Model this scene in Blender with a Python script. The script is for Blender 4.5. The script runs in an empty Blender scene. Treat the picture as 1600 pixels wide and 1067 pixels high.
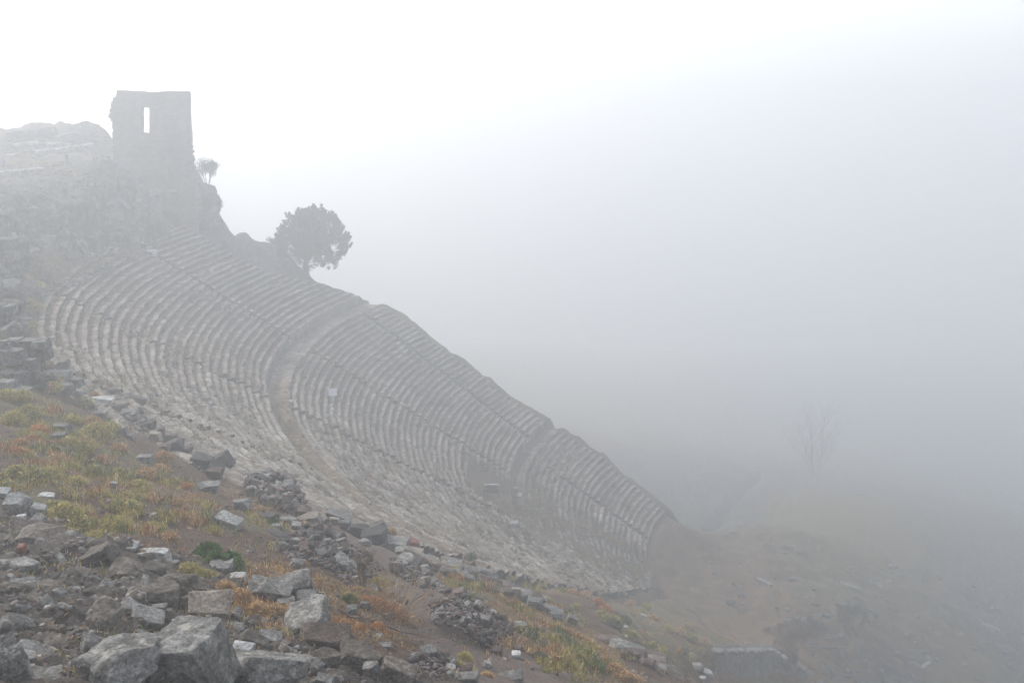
import bpy, bmesh, math, random
import numpy as np
from mathutils import Vector, Matrix

# ---------------------------------------------------------------- camera, sky, sun, exposure
scene = bpy.context.scene
C = scene.collection
R = math.radians
F_PX = 1535.462 / 1600.0          # focal length as a share of the frame width
PITCH = R(14.667)
cam_d = bpy.data.cameras.new('camera')
cam_d.sensor_width = 36.0
cam_d.lens = 36.0 * F_PX
cam_d.clip_start = 0.5
cam_d.clip_end = 3000
cam = bpy.data.objects.new('camera', cam_d)
C.objects.link(cam)
cam.location = (0, 0, 0)
cam.rotation_euler = (R(90) - PITCH, 0, 0)
scene.camera = cam

SUN_EL, SUN_AZ = R(38), R(-48)     # azimuth from +Y (the view), negative is to the left
world = bpy.data.worlds.new('World')
scene.world = world
world.use_nodes = True
wn = world.node_tree
wn.nodes.clear()
out = wn.nodes.new('ShaderNodeOutputWorld')
bg = wn.nodes.new('ShaderNodeBackground')
sky = wn.nodes.new('ShaderNodeTexSky')
sky.sky_type = 'NISHITA'
sky.sun_disc = False
sky.sun_elevation = SUN_EL
sky.sun_rotation = SUN_AZ
sky.air_density = 1.0
sky.dust_density = 1.5
sky.ozone_density = 1.0
hsv = wn.nodes.new('ShaderNodeHueSaturation')
hsv.inputs['Saturation'].default_value = 0.38
wn.links.new(sky.outputs[0], hsv.inputs['Color'])
wn.links.new(hsv.outputs[0], bg.inputs['Color'])
bg.inputs['Strength'].default_value = 0.15
wn.links.new(bg.outputs[0], out.inputs['Surface'])

sun_d = bpy.data.lights.new('sun', 'SUN')
sun_d.energy = 1.6
sun_d.angle = R(12)
sun_d.color = (1.0, 0.975, 0.945)
sun = bpy.data.objects.new('sun', sun_d)
C.objects.link(sun)
sd = Vector((math.sin(SUN_AZ) * math.cos(SUN_EL), math.cos(SUN_AZ) * math.cos(SUN_EL), math.sin(SUN_EL)))
sun.rotation_euler = sd.to_track_quat('Z', 'Y').to_euler()

scene.view_settings.view_transform = 'Standard'
scene.view_settings.look = 'None'
scene.view_settings.gamma = 1
scene.view_settings.exposure = 0.85
scene.cycles.use_denoising = True
scene.cycles.max_bounces = 10
scene.cycles.diffuse_bounces = 2
scene.cycles.volume_bounces = 8
scene.cycles.sample_clamp_indirect = 4
scene.cycles.use_adaptive_sampling = True
scene.cycles.adaptive_threshold = 0.02

HAZE_DENSITY = 0.0050

# ---------------------------------------------------------------- helpers
rng = np.random.default_rng(7)
rnd = random.Random(11)


def _hash(i, j, k):
    n = (i * 374761393 + j * 668265263 + k * 2147483647 + 1013904223) & 0xffffffff
    n = ((n ^ (n >> 13)) * 1274126177) & 0xffffffff
    n = (n ^ (n >> 16)) & 0xffffffff
    return n / 4294967295.0


def vnoise(x, y, s=0):
    x = np.asarray(x, float); y = np.asarray(y, float)
    xi = np.floor(x).astype(np.int64); yi = np.floor(y).astype(np.int64)
    u = x - xi; v = y - yi
    u = u * u * (3 - 2 * u); v = v * v * (3 - 2 * v)
    a = _hash(xi, yi, s); b = _hash(xi + 1, yi, s); c = _hash(xi, yi + 1, s); d = _hash(xi + 1, yi + 1, s)
    return (a * (1 - u) + b * u) * (1 - v) + (c * (1 - u) + d * u) * v


def fbm(x, y, s=0, o=4):
    t = 0; a = 1; w = 0
    for i in range(o):
        t = t + a * (vnoise(x, y, s + i * 17) - .5); w += a
        x = np.asarray(x) * 2.03 + 7.1; y = np.asarray(y) * 2.03 + 3.3; a *= .5
    return t / w * 2


def n3(P, s=0, o=3, f=1.0):
    return (fbm(P[:, 0] * f + P[:, 2] * f * .7, P[:, 1] * f - P[:, 2] * f * .5, s, o)
            + fbm(P[:, 2] * f + 11.3, P[:, 0] * f * .8 - P[:, 1] * f * .6, s + 5, o)) * .5


def sstep(a, b, x):
    t = np.clip((np.asarray(x, float) - a) / (b - a), 0, 1)
    return t * t * (3 - 2 * t)


def link(name, me, mat, parent=None):
    o = bpy.data.objects.new(name, me)
    C.objects.link(o)
    if mat is not None and not me.materials:
        me.materials.append(mat)
    if parent is not None:
        o.parent = parent
    return o


def raw_mesh(name, V, Fc, smooth=False):
    """V (n,3), Fc (m,k) arrays -> mesh, fast"""
    V = np.asarray(V, np.float32); Fc = np.asarray(Fc, np.int32)
    me = bpy.data.meshes.new(name)
    me.vertices.add(len(V)); me.vertices.foreach_set('co', V.ravel())
    m, k = Fc.shape
    me.loops.add(m * k); me.loops.foreach_set('vertex_index', Fc.ravel())
    me.polygons.add(m)
    me.polygons.foreach_set('loop_start', np.arange(0, m * k, k, dtype=np.int32))
    me.polygons.foreach_set('loop_total', np.full(m, k, np.int32))
    if smooth:
        me.polygons.foreach_set('use_smooth', np.ones(m, bool))
    me.update(); me.validate()
    return me


def set_col(me, name, arr):
    a = me.color_attributes.new(name, 'FLOAT_COLOR', 'POINT')
    arr = np.asarray(arr, np.float32)
    if arr.shape[1] == 3:
        arr = np.hstack([arr, np.ones((len(arr), 1), np.float32)])
    a.data.foreach_set('color', arr.ravel())


def tag(o, label=None, cat=None, group=None, kind=None):
    if label: o['label'] = label
    if cat: o['category'] = cat
    if group: o['group'] = group
    if kind: o['kind'] = kind
    return o


def empty(name, loc, rz=0):
    o = bpy.data.objects.new(name, None)
    C.objects.link(o)
    o.location = loc; o.rotation_euler = (0, 0, rz)
    o.empty_display_size = .3
    return o


def grid_faces(nr, nc):
    i = np.arange((nr - 1) * (nc - 1))
    r = i // (nc - 1); c = i % (nc - 1)
    a = r * nc + c
    return np.stack([a, a + 1, a + nc + 1, a + nc], 1)


class Buf:
    """collects pieces into one mesh"""
    def __init__(s): s.V = []; s.F = []; s.n = 0; s.col = []
    def add(s, V, F, col=None):
        V = np.asarray(V, float); F = np.asarray(F, int)
        s.V.append(V); s.F.append(F + s.n); s.n += len(V)
        if col is not None: s.col.append(np.tile(np.asarray(col, float), (len(V), 1)))
    def mesh(s, name, smooth=False):
        me = raw_mesh(name, np.vstack(s.V), np.vstack(s.F), smooth)
        if s.col: set_col(me, 'col', np.vstack(s.col))
        return me


# ---------------------------------------------------------------- materials
def new_mat(name):
    m = bpy.data.materials.new(name); m.use_nodes = True
    nt = m.node_tree
    b = nt.nodes['Principled BSDF']
    b.inputs['Roughness'].default_value = .92
    b.inputs['Specular IOR Level'].default_value = .25
    return m, nt, b


def ramp(nt, fac, stops):
    r = nt.nodes.new('ShaderNodeValToRGB')
    e = r.color_ramp.elements
    while len(e) < len(stops): e.new(.5)
    for el, (p, c) in zip(e, stops):
        el.position = p; el.color = (*c, 1)
    nt.links.new(fac, r.inputs[0])
    return r.outputs[0]


def noise(nt, scale, detail=6, rough=.6, coord=None, dist=0):
    n = nt.nodes.new('ShaderNodeTexNoise')
    n.inputs['Scale'].default_value = scale; n.inputs['Detail'].default_value = detail
    n.inputs['Roughness'].default_value = rough; n.inputs['Distortion'].default_value = dist
    if coord is not None: nt.links.new(coord, n.inputs['Vector'])
    return n.outputs['Fac']


def coords(nt, kind='Object'):
    if kind == 'World':
        return nt.nodes.new('ShaderNodeNewGeometry').outputs['Position']
    return nt.nodes.new('ShaderNodeTexCoord').outputs[kind]


def mix(nt, fac, a, b, mode='MIX'):
    n = nt.nodes.new('ShaderNodeMix'); n.data_type = 'RGBA'; n.blend_type = mode
    for s, v in ((n.inputs['Factor'], fac), (n.inputs['A'], a), (n.inputs['B'], b)):
        if hasattr(v, 'is_linked'): nt.links.new(v, s)
        elif isinstance(v, (int, float)): s.default_value = v
        else: s.default_value = (*v, 1)
    return n.outputs['Result']


def math_n(nt, op, a, b=0.0):
    n = nt.nodes.new('ShaderNodeMath'); n.operation = op
    for s, v in ((n.inputs[0], a), (n.inputs[1], b)):
        if hasattr(v, 'is_linked'): nt.links.new(v, s)
        else: s.default_value = v
    return n.outputs[0]


def bump(nt, b, h, strength=.5, dist=.05):
    n = nt.nodes.new('ShaderNodeBump')
    n.inputs['Strength'].default_value = strength; n.inputs['Distance'].default_value = dist
    nt.links.new(h, n.inputs['Height']); nt.links.new(n.outputs[0], b.inputs['Normal'])


def rock_mat(name, dark, mid, light, scale=1.6, lichen=None, vary=.35, bumpd=.06, world=True):
    m, nt, b = new_mat(name)
    co = coords(nt, 'World' if world else 'Object')
    c = ramp(nt, noise(nt, scale, 9, .68, co, .6), [(.3, dark), (.5, mid), (.72, light)])
    sp = ramp(nt, noise(nt, scale * 9, 4, .7, co), [(.36, (.38, .37, .36)), (.52, (1.0, 1.0, 1.0)), (.7, (1.75, 1.72, 1.65))])
    c = mix(nt, .75, c, sp, 'MULTIPLY')
    if lichen:
        lf = ramp(nt, noise(nt, scale * 2.3, 6, .6, co), [(.55, (0, 0, 0)), (.66, (.8, .8, .8))])
        c = mix(nt, lf, c, lichen)
    oi = nt.nodes.new('ShaderNodeObjectInfo')
    v = math_n(nt, 'ADD', math_n(nt, 'MULTIPLY', oi.outputs['Random'], vary), 1 - vary * .5)
    cm = nt.nodes.new('ShaderNodeCombineColor')
    for i in range(3): nt.links.new(v, cm.inputs[i])
    c = mix(nt, 1.0, c, cm.outputs[0], 'MULTIPLY')
    nt.links.new(c, b.inputs['Base Color'])
    h = math_n(nt, 'ADD', noise(nt, scale * 3, 8, .7, co), math_n(nt, 'MULTIPLY', noise(nt, scale * 22, 3, .6, co), .3))
    bump(nt, b, h, .8, bumpd)
    return m


M_BOULDER = rock_mat('grey_boulder_rock', (.07, .066, .060), (.17, .164, .152), (.40, .388, .36), 1.9, (.42, .39, .33), .3, .09)
M_BROWN = rock_mat('brown_andesite_rock', (.055, .040, .033), (.115, .086, .072), (.22, .175, .15), 2.2, None, .6)
M_GREY = rock_mat('weathered_grey_stone', (.09, .088, .083), (.18, .175, .165), (.30, .29, .275), 1.8, (.36, .35, .31), .5)
M_DARK = rock_mat('dark_cut_stone', (.035, .034, .033), (.075, .072, .068), (.14, .13, .12), 1.5, None, .4)
M_WHITE = rock_mat('pale_marble', (.27, .268, .26), (.44, .44, .43), (.64, .635, .62), 1.5, None, .25)
M_PALE = rock_mat('pale_grey_slab_stone', (.19, .187, .18), (.32, .317, .305), (.50, .49, .47), 1.4, None, .3)
M_TAN = rock_mat('tan_slab_stone', (.17, .14, .115), (.26, .22, .18), (.36, .32, .27), 1.8, None, .3)
M_RED = rock_mat('red_brick_stone', (.13, .055, .04), (.24, .10, .068), (.32, .18, .13), 2.5, None, .3)
M_MASONRY = rock_mat('rubble_core_stone', (.055, .046, .038), (.12, .102, .084), (.23, .205, .175), 2.0, (.25, .22, .175), .6)
M_CLIFF = rock_mat('cliff_rock', (.018, .021, .02), (.06, .064, .06), (.20, .205, .19), .55, (.22, .21, .15), .6, .2)
M_ASHLAR = rock_mat('dark_ashlar', (.055, .056, .053), (.125, .127, .12), (.26, .26, .245), 1.4, (.30, .29, .25), .3)


def attr(nt, name):
    a = nt.nodes.new('ShaderNodeAttribute'); a.attribute_name = name
    return a.outputs['Color']


def seat_mat():
    m, nt, b = new_mat('theatre_seat_stone')
    co = coords(nt, 'World')
    base = ramp(nt, noise(nt, .22, 7, .65, co), [(.3, (.15, .127, .10)), (.5, (.265, .238, .20)), (.7, (.43, .405, .36))])
    sp = ramp(nt, noise(nt, 3.2, 7, .75, co), [(.34, (.28, .26, .23)), (.5, (.95, .95, .95)), (.66, (1.6, 1.6, 1.58))])
    c = mix(nt, .85, base, sp, 'MULTIPLY')
    brown = ramp(nt, noise(nt, .7, 7, .72, co), [(.48, (0, 0, 0)), (.60, (.85, .85, .85))])
    c = mix(nt, brown, c, (.135, .098, .062))
    c = mix(nt, 1.0, c, attr(nt, 'col'), 'MULTIPLY')
    nt.links.new(c, b.inputs['Base Color'])
    bump(nt, b, noise(nt, 5, 6, .75, co), .9, .12)
    return m


M_SEAT = seat_mat()


def vcol_mat(name, rough=.9, trans=0.0):
    m, nt, b = new_mat(name)
    co = coords(nt, 'World')
    v = ramp(nt, noise(nt, 6, 3, .6, co), [(.3, (.6, .6, .6)), (.7, (1.3, 1.3, 1.3))])
    nt.links.new(mix(nt, 1.0, attr(nt, 'col'), v, 'MULTIPLY'), b.inputs['Base Color'])
    b.inputs['Roughness'].default_value = rough
    return m


M_BLADE = vcol_mat('dry_blades')
M_LEAF = vcol_mat('leaves', .7)


def flat_mat(name, col, var=.25, scale=3, bd=.03):
    m, nt, b = new_mat(name)
    co = coords(nt, 'World')
    lo = tuple(c * (1 - var) for c in col); hi = tuple(min(1, c * (1 + var)) for c in col)
    nt.links.new(ramp(nt, noise(nt, scale, 6, .7, co), [(.3, lo), (.7, hi)]), b.inputs['Base Color'])
    bump(nt, b, noise(nt, scale * 4, 5, .7, co), .6, bd)
    return m


M_BARK = flat_mat('bark', (.09, .075, .06), .4, 6)
M_DEADWOOD = flat_mat('dead_wood', (.15, .115, .085), .4, 8, .01)
M_BOARD = flat_mat('white_board', (.72, .73, .73), .05)
M_INK = flat_mat('board_print', (.38, .39, .40), .1)
M_ROPE = flat_mat('pale_rope', (.6, .6, .58), .1)
M_METAL = flat_mat('grey_post', (.2, .2, .2), .2)
M_SKIN = flat_mat('skin', (.42, .28, .2), .05)
M_DARKCLOTH = flat_mat('dark_cloth', (.04, .045, .05), .2)
M_LIGHTCLOTH = flat_mat('light_cloth', (.55, .56, .58), .1)
M_BLUECLOTH = flat_mat('blue_cloth', (.09, .12, .22), .2)


def tower_mat():
    m, nt, b = new_mat('tower_masonry')
    co = coords(nt, 'Object')
    mp = nt.nodes.new('ShaderNodeMapping'); mp.inputs['Rotation'].default_value = (R(90), 0, 0)
    nt.links.new(co, mp.inputs['Vector'])
    br = nt.nodes.new('ShaderNodeTexBrick')
    br.inputs['Scale'].default_value = 1.0
    br.inputs['Brick Width'].default_value = .75; br.inputs['Row Height'].default_value = .38
    br.inputs['Mortar Size'].default_value = .03
    br.inputs['Color1'].default_value = (.135, .13, .12, 1); br.inputs['Color2'].default_value = (.175, .168, .155, 1)
    br.inputs['Mortar'].default_value = (.105, .10, .09, 1)
    nt.links.new(mp.outputs[0], br.inputs['Vector'])
    st = ramp(nt, noise(nt, .35, 7, .65, co), [(.3, (.6, .6, .58)), (.7, (1.35, 1.33, 1.28))])
    c = mix(nt, .9, br.outputs['Color'], st, 'MULTIPLY')
    nt.links.new(c, b.inputs['Base Color'])
    h = math_n(nt, 'ADD', math_n(nt, 'MULTIPLY', br.outputs['Fac'], -1), noise(nt, 2.5, 6, .7, co))
    bump(nt, b, h, .8, .1)
    return m


M_TOWER = tower_mat()

# ---------------------------------------------------------------- geometry of the place
SP, CP = math.sin(PITCH), math.cos(PITCH)


def pray(px, py):
    x = (px - 800) / 1535.462; y = -(py - 533.5) / 1535.462
    return np.array([x, CP + y * SP, -SP + y * CP])


def at(px, py, Y):
    d = pray(px, py)
    return d * (Y / d[1])


# theatre: rows of a cone round one axis, in three tiers
AX, AY = 47.968, 114.047
R1, Z1, DH, DR = 93.249, -18.174, .484, .75
T1_DR, T1_DZ = 2.275, 1.64
T2_DR, T2_DZ = 2.0, 1.4
LAST0, LAST1, LAST2 = 25, 58, 79


def row_rz(k, tier):
    r = R1 - DR * (k - 1) - (T1_DR if tier >= 1 else 0) - (T2_DR if tier >= 2 else 0)
    z = Z1 - DH * (k - 1) - (T1_DZ if tier >= 1 else 0) - (T2_DZ if tier >= 2 else 0)
    return r, z


ROWS = []                              # (k, tier, front radius, top z, depth, riser)
for k in range(1, LAST0 + 1): ROWS.append((k, 0) + row_rz(k, 0) + (DR, DH))
for k in range(LAST0, LAST1 + 1): ROWS.append((k, 1) + row_rz(k, 1) + ((DR if k > LAST0 else T1_DR), DH))
for k in range(LAST1, LAST2 + 1): ROWS.append((k, 2) + row_rz(k, 2) + ((DR if k > LAST1 else T2_DR), DH))
_pr = [(r[2], r[3]) for r in ROWS] + [(r[2] + r[4] - .05, r[3]) for r in ROWS if r[4] > 1]
_pr.sort()
_rr = np.array([p[0] for p in _pr]); _zz = np.array([p[1] for p in _pr])
R_BOT = _rr[0]; Z_BOT = _zz[0]


def cone_z(r):
    return np.interp(r, _rr, _zz)


LP, LD = np.array([-6.0, 47.4]), np.array([.3575, .9339])      # near end of the rows: a straight line in plan
FAR_R = [27, 41, 48, 62, 71.5, 75, 78.2, 81, 83.5, 86, 91, 95]
FAR_T = [148.5, 149.6, 153.4, 156.0, 157, 158.8, 162.0, 165, 167.3, 168.3, 169.2, 169.4]


def near_side(X, Y):                   # > 0 on the theatre's side of the line
    return (X - LP[0]) * (-LD[1]) * 1.0 + (Y - LP[1]) * LD[0]


def cone_mask(X, Y):
    dx, dy = X - AX, Y - AY
    r = np.hypot(dx, dy); th = np.degrees(np.arctan2(dy, dx)) % 360
    far = np.interp(r, FAR_R, FAR_T)
    d = np.minimum(near_side(X, Y), R1 + .9 - r)
    d = np.minimum(d, r - (R_BOT - .5))
    d = np.minimum(d, np.radians(th - far) * r)
    d = np.where((th > 250) | (th < 100), -9, d)
    return d, r, th


CP_LIST = [
    # foreground, nearest first
    (-300, 1067, 12.5), (0, 1067, 13.5), (200, 1067, 13.8), (400, 1067, 15), (600, 1067, 17), (800, 1067, 22), (950, 1067, 28.5), (1050, 1067, 35),
    (0, 950, 17.3), (200, 950, 17.8), (400, 950, 20), (600, 960, 24), (760, 970, 28.5), (900, 1000, 36), (1000, 1020, 44), (1090, 1050, 54),
    (0, 850, 21.5), (150, 850, 22.5), (300, 850, 25), (450, 870, 28), (600, 900, 31), (700, 910, 37), (800, 930, 43), (900, 960, 50), (1000, 985, 60), (1100, 1010, 74),
    (-200, 780, 25), (0, 780, 26.5), (100, 770, 28), (200, 770, 30), (350, 800, 32), (450, 820, 34.5), (560, 850, 36.5), (650, 875, 42), (740, 887, 53), (850, 915, 64), (950, 945, 77), (1050, 965, 89), (1150, 990, 100),
    (-200, 680, 32), (0, 680, 34), (100, 680, 37), (200, 710, 38), (300, 760, 36.5), (400, 790, 38), (480, 808, 39.5),
    (-200, 600, 42), (0, 600, 44), (60, 615, 45), (120, 640, 44), (200, 685, 42.5), (300, 738, 41), (345, 765, 39.5),
    # left bank above the near block wall, up to the top walkway
    (-60, 500, 56), (0, 520, 53), (0, 470, 66), (20, 440, 78), (45, 430, 86), (-100, 430, 72), (0, 400, 82),
    (60, 400, 98), (0, 350, 92), (60, 350, 104), (-150, 350, 84),
    # foot and lip of the cliff behind the top row
    (100, 396, 103), (150, 392, 108), (200, 386, 114), (240, 378, 121), (290, 354, 133),
    (100, 318, 109), (150, 322, 115), (200, 318, 121), (240, 335, 124), (280, 336, 133),
    (0, 330, 102), (0, 290, 115), (60, 290, 116), (120, 290, 120), (176, 290, 124),
    # plateau on top, up to its skyline
    (-200, 250, 120), (0, 250, 130), (80, 245, 134), (150, 250, 136), (176, 240, 132), (0, 213, 150), (60, 208, 152), (120, 209, 150), (170, 208, 148), (-200, 215, 150),
    # rock spur right of the tower
    (210, 262, 131.5), (250, 280, 133), (300, 267, 136), (316, 290, 135.5), (333, 322, 135.5), (344, 347, 135), (300, 330, 134), (351, 356, 137), (362, 362, 138), (380, 368, 138.5), (400, 374, 139.5), (420, 380, 140.5), (366, 391, 132.3), (388, 403, 133), (345, 377, 132.3),
]
CP3 = [at(*c) for c in CP_LIST]
# world-space points: behind the plateau, the far slope, the valley
for X, Y, Z in [(-75, 200, -26), (-75, 160, -12), (-55, 147, -18), (-60, 165, -25), (-30, 160, -40), (-42, 140, -20.5), (-35, 140.5, -23.5), (-120, 200, -10), (-120, 120, -2), (-90, 60, -5), (-60, 20, -4), (-30, 5, -4.5), (0, -10, -6),
                (-30, 140, -26), (-30, 143, -28.3), (-22, 143.5, -32.5), (-10, 144, -42), (5, 140, -53), (14, 140, -60), (22, 136, -66), (-45, 150, -34), (-20, 152, -48), (0, 152, -60),
                (-10, 160, -60), (20, 160, -72), (60, 160, -72), (110, 160, -82), (40, 130, -62), (40, 105, -62), (33, 92, -60),
                (60, 120, -72), (80, 100, -86), (60, 90, -78), (20, 90, -54), (45, 75, -66), (28, 60, -46), (60, 60, -70), (100, 60, -92), (18, 45, -34), (14, 50, -36.5), (17, 62, -46), (13, 58, -42.5), (22, 72, -52), (12, 32, -24), (30, 35, -36), (8, 20, -15.5), (20, 15, -20),
                (120, 130, -92), (150, 200, -100), (0, 250, -88), (-60, 250, -74), (-60, 300, -98), (100, 300, -112), (0, 450, -119), (200, 450, -120), (-150, 450, -116), (-150, 300, -70), (-250, 400, -110), (-90, 240, -50), (250, 200, -110), (200, 60, -110)]:
    CP3.append(np.array([X, Y, Z], float))
for th in np.arange(150, 236, 6.0):
    for r in (34, 50, 62, 74, 88):
        X = AX + r * math.cos(R(th)); Y = AY + r * math.sin(R(th))
        d, _, _ = cone_mask(np.array(X), np.array(Y))
        if d > -1.0: CP3.append(np.array([X, Y, float(cone_z(r)) - .35]))
for th in np.arange(170, 222, 5.0):
    r = R1 + 1.5
    CP3.append(np.array([AX + r * math.cos(R(th)), AY + r * math.sin(R(th)), Z1 - .1]))
CP3 = np.array(CP3)
_keep = []
for i in range(len(CP3)):              # no two control points on top of each other
    if all(np.hypot(*(CP3[i, :2] - CP3[j, :2])) > 1.2 for j in _keep): _keep.append(i)
CP3 = CP3[_keep]


def _phi(d2): return -np.sqrt(d2 + 2.5)


_n = len(CP3)
_A = _phi(((CP3[:, None, :2] - CP3[None, :, :2]) ** 2).sum(-1)) + np.eye(_n) * -.12
_P = np.hstack([np.ones((_n, 1)), CP3[:, :2] / 100])
_M = np.block([[_A, _P], [_P.T, np.zeros((3, 3))]])
_W = np.linalg.solve(_M, np.concatenate([CP3[:, 2], np.zeros(3)]))


def rbf(X, Y):
    X = np.asarray(X, float); sh = X.shape
    x = X.ravel(); y = np.asarray(Y, float).ravel()
    o = np.empty_like(x)
    for s in range(0, len(x), 20000):
        a, b = x[s:s + 20000], y[s:s + 20000]
        d2 = (a[:, None] - CP3[None, :, 0]) ** 2 + (b[:, None] - CP3[None, :, 1]) ** 2
        o[s:s + 20000] = _phi(d2) @ _W[:_n] + _W[_n] + _W[_n + 1] * a / 100 + _W[_n + 2] * b / 100
    return o.reshape(sh)


def base_z(X, Y):
    z = rbf(X, Y)
    d, r, th = cone_mask(X, Y)
    w = sstep(-.8, .5, d)
    e = np.radians(np.interp(r, FAR_R, FAR_T) - th) * r      # past the far ends of the rows: a narrow earth bank
    w2 = sstep(-.8, .2, e) * (1 - sstep(1.2, 7, e)) * (1 - sstep(82, 87, r)) * (r > R_BOT) * (th > 120)
    z = z * (1 - w2) + (cone_z(r) - .1 - np.maximum(e, 0) * .3) * w2
    gap = near_side(X, Y)
    z = z - 1.35 * np.exp(-((gap + .9) / 1.25) ** 2) * ((r < R1) & (r > R_BOT)) * (1 - w)
    return z * (1 - w) + (cone_z(r) - .95) * w, w


# ground cover, classed by marks on the land: S soil, G green-yellow grass, O straw, M masonry, C cliff, P path
COVER = [
    (0, 880, 'M'), (80, 870, 'M'), (60, 830, 'M'), (160, 880, 'M'), (240, 900, 'M'), (60, 980, 'M'), (180, 980, 'M'), (290, 960, 'M'), (330, 1000, 'M'), (0, 1060, 'M'), (200, 1060, 'M'), (400, 1010, 'M'), (430, 1050, 'M'), (520, 1050, 'M'), (600, 1060, 'M'), (300, 900, 'M'), (380, 970, 'M'),
    (-200, 900, 'M'), (-200, 1060, 'M'),
    (30, 700, 'S'), (90, 690, 'S'), (130, 720, 'G'), (20, 650, 'S'), (60, 640, 'G'), (150, 690, 'G'), (190, 720, 'G'), (110, 790, 'G'), (180, 790, 'S'), (230, 800, 'S'), (260, 760, 'O'), (300, 790, 'O'), (200, 830, 'G'),
    (290, 840, 'S'), (250, 850, 'S'), (350, 850, 'S'), (390, 870, 'S'), (420, 890, 'S'), (330, 800, 'S'), (340, 910, 'O'), (370, 930, 'O'), (400, 950, 'O'), (420, 830, 'G'), (390, 780, 'O'), (360, 770, 'S'),
    (180, 655, 'S'), (240, 700, 'S'), (300, 745, 'S'), (100, 640, 'G'), (130, 650, 'S'), (370, 750, 'S'),
    (500, 950, 'O'), (540, 960, 'S'), (570, 980, 'O'), (620, 990, 'O'), (560, 1010, 'S'), (640, 1010, 'S'), (470, 920, 'O'), (600, 950, 'O'),
    (500, 850, 'P'), (540, 870, 'P'), (580, 885, 'P'), (640, 900, 'P'), (620, 930, 'P'), (640, 960, 'P'), (660, 990, 'P'), (700, 1020, 'P'), (760, 1050, 'P'), (840, 1050, 'P'), (560, 840, 'P'), (600, 870, 'P'), (650, 940, 'P'),
    (480, 830, 'S'), (480, 880, 'S'), (520, 900, 'S'), (570, 930, 'O'), (440, 800, 'S'),
    (700, 900, 'O'), (740, 930, 'G'), (780, 950, 'O'), (820, 960, 'O'), (850, 990, 'O'), (820, 1020, 'O'), (880, 1010, 'G'), (920, 1040, 'G'), (900, 980, 'O'), (960, 1060, 'O'), (720, 870, 'S'), (690, 880, 'O'), (960, 1030, 'O'), (900, 1060, 'G'),
    (750, 890, 'S'), (800, 905, 'O'), (850, 920, 'O'), (820, 930, 'S'), (880, 945, 'S'), (900, 930, 'O'), (930, 960, 'S'), (960, 950, 'G'), (970, 990, 'S'), (1000, 960, 'O'), (1000, 1000, 'G'), (1050, 990, 'G'), (1020, 1010, 'G'), (1060, 1040, 'S'), (1080, 1010, 'O'), (1100, 1000, 'G'), (1150, 1000, 'O'), (1030, 1060, 'S'), (990, 1040, 'S'), (960, 930, 'O'), (1000, 940, 'G'), (1050, 970, 'O'), (780, 895, 'S'),
    (10, 590, 'G'), (50, 600, 'S'), (80, 590, 'G'), (40, 480, 'G'), (50, 440, 'G'), (20, 420, 'C'), (10, 460, 'C'), (60, 420, 'G'), (80, 400, 'O'), (100, 400, 'G'), (0, 500, 'O'),
    (0, 350, 'C'), (50, 350, 'C'), (100, 350, 'C'), (150, 350, 'C'), (200, 350, 'C'), (200, 300, 'C'), (120, 300, 'C'), (60, 310, 'C'), (0, 300, 'C'), (170, 300, 'O'), (150, 260, 'C'), (120, 240, 'C'), (280, 350, 'C'), (320, 310, 'C'), (340, 345, 'C'),
    (0, 330, 'O'), (50, 330, 'O'), (0, 250, 'G'), (60, 250, 'O'), (20, 220, 'C'), (100, 215, 'O'), (150, 215, 'C'), (130, 390, 'G'), (180, 385, 'G'), (150, 398, 'O'), (130, 335, 'O'),
]


def ground_pt(px, py, dmin=8, dmax=320, full=False):
    d = pray(px, py)
    Y = np.geomspace(dmin, dmax, 1500)
    P = d[None, :] * (Y / d[1])[:, None]
    z = Zs(P[:, 0], P[:, 1])
    below = P[:, 2] < z
    i = int(np.argmax(below)) if below.any() else len(Y) - 1
    if i > 0:
        a = P[i - 1, 2] - z[i - 1]; b = z[i] - P[i, 2]
        t = a / max(a + b, 1e-6)
        p = P[i - 1] * (1 - t) + P[i] * t
    else: p = P[i]
    return Vector(p)


def Zs(X, Y):                          # smooth land, with the seats' surface where the theatre is
    z = rbf(X, Y)
    d, r, th = cone_mask(X, Y)
    return np.where(d > 0, cone_z(r), z)


_cov = {t: [] for t in 'SGOMCP'}
for px, py, t in COVER:
    p = ground_pt(px, py)
    _cov[t].append((p.x, p.y))
_cxy = np.array([q for t in 'SGOMCP' for q in _cov[t]]); _cty = np.array([i for i, t in enumerate('SGOMCP') for q in _cov[t]])
_far = np.array([[-20, 170], [30, 160], [80, 130], [60, 100], [100, 80], [40, 80], [50, 140], [0, 300], [100, 250], [30, 60], [22, 50], [15, 130]]); _cxy = np.vstack([_cxy, _far]); _cty = np.append(_cty, [1, 4, 4, 1, 4, 4, 1, 1, 4, 4, 0, 0])


def cover(X, Y):
    """six weights per point, by inverse distance with a ragged edge"""
    X = np.asarray(X, float).ravel(); Y = np.asarray(Y, float).ravel()
    s = .035 * np.hypot(X, Y)
    Xn = X + fbm(X * .6, Y * .6, 31, 5) * s * 2.6; Yn = Y + fbm(X * .6, Y * .6, 61, 5) * s * 2.6
    W = np.zeros((len(X), 6))
    for a in range(0, len(X), 20000):
        x = Xn[a:a + 20000]; y = Yn[a:a + 20000]
        ang = np.arctan2(x, y); lr = np.log(np.hypot(x, y))
        ca = np.arctan2(_cxy[:, 0], _cxy[:, 1]); cl = np.log(np.hypot(_cxy[:, 0], _cxy[:, 1]))
        d2 = (ang[:, None] - ca[None]) ** 2 + ((lr[:, None] - cl[None]) * .45) ** 2 + 2e-5
        w = d2 ** -2.2
        for t in range(6): W[a:a + 20000, t] = w[:, _cty == t].sum(1)
    return W / W.sum(1, keepdims=True)


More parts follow.
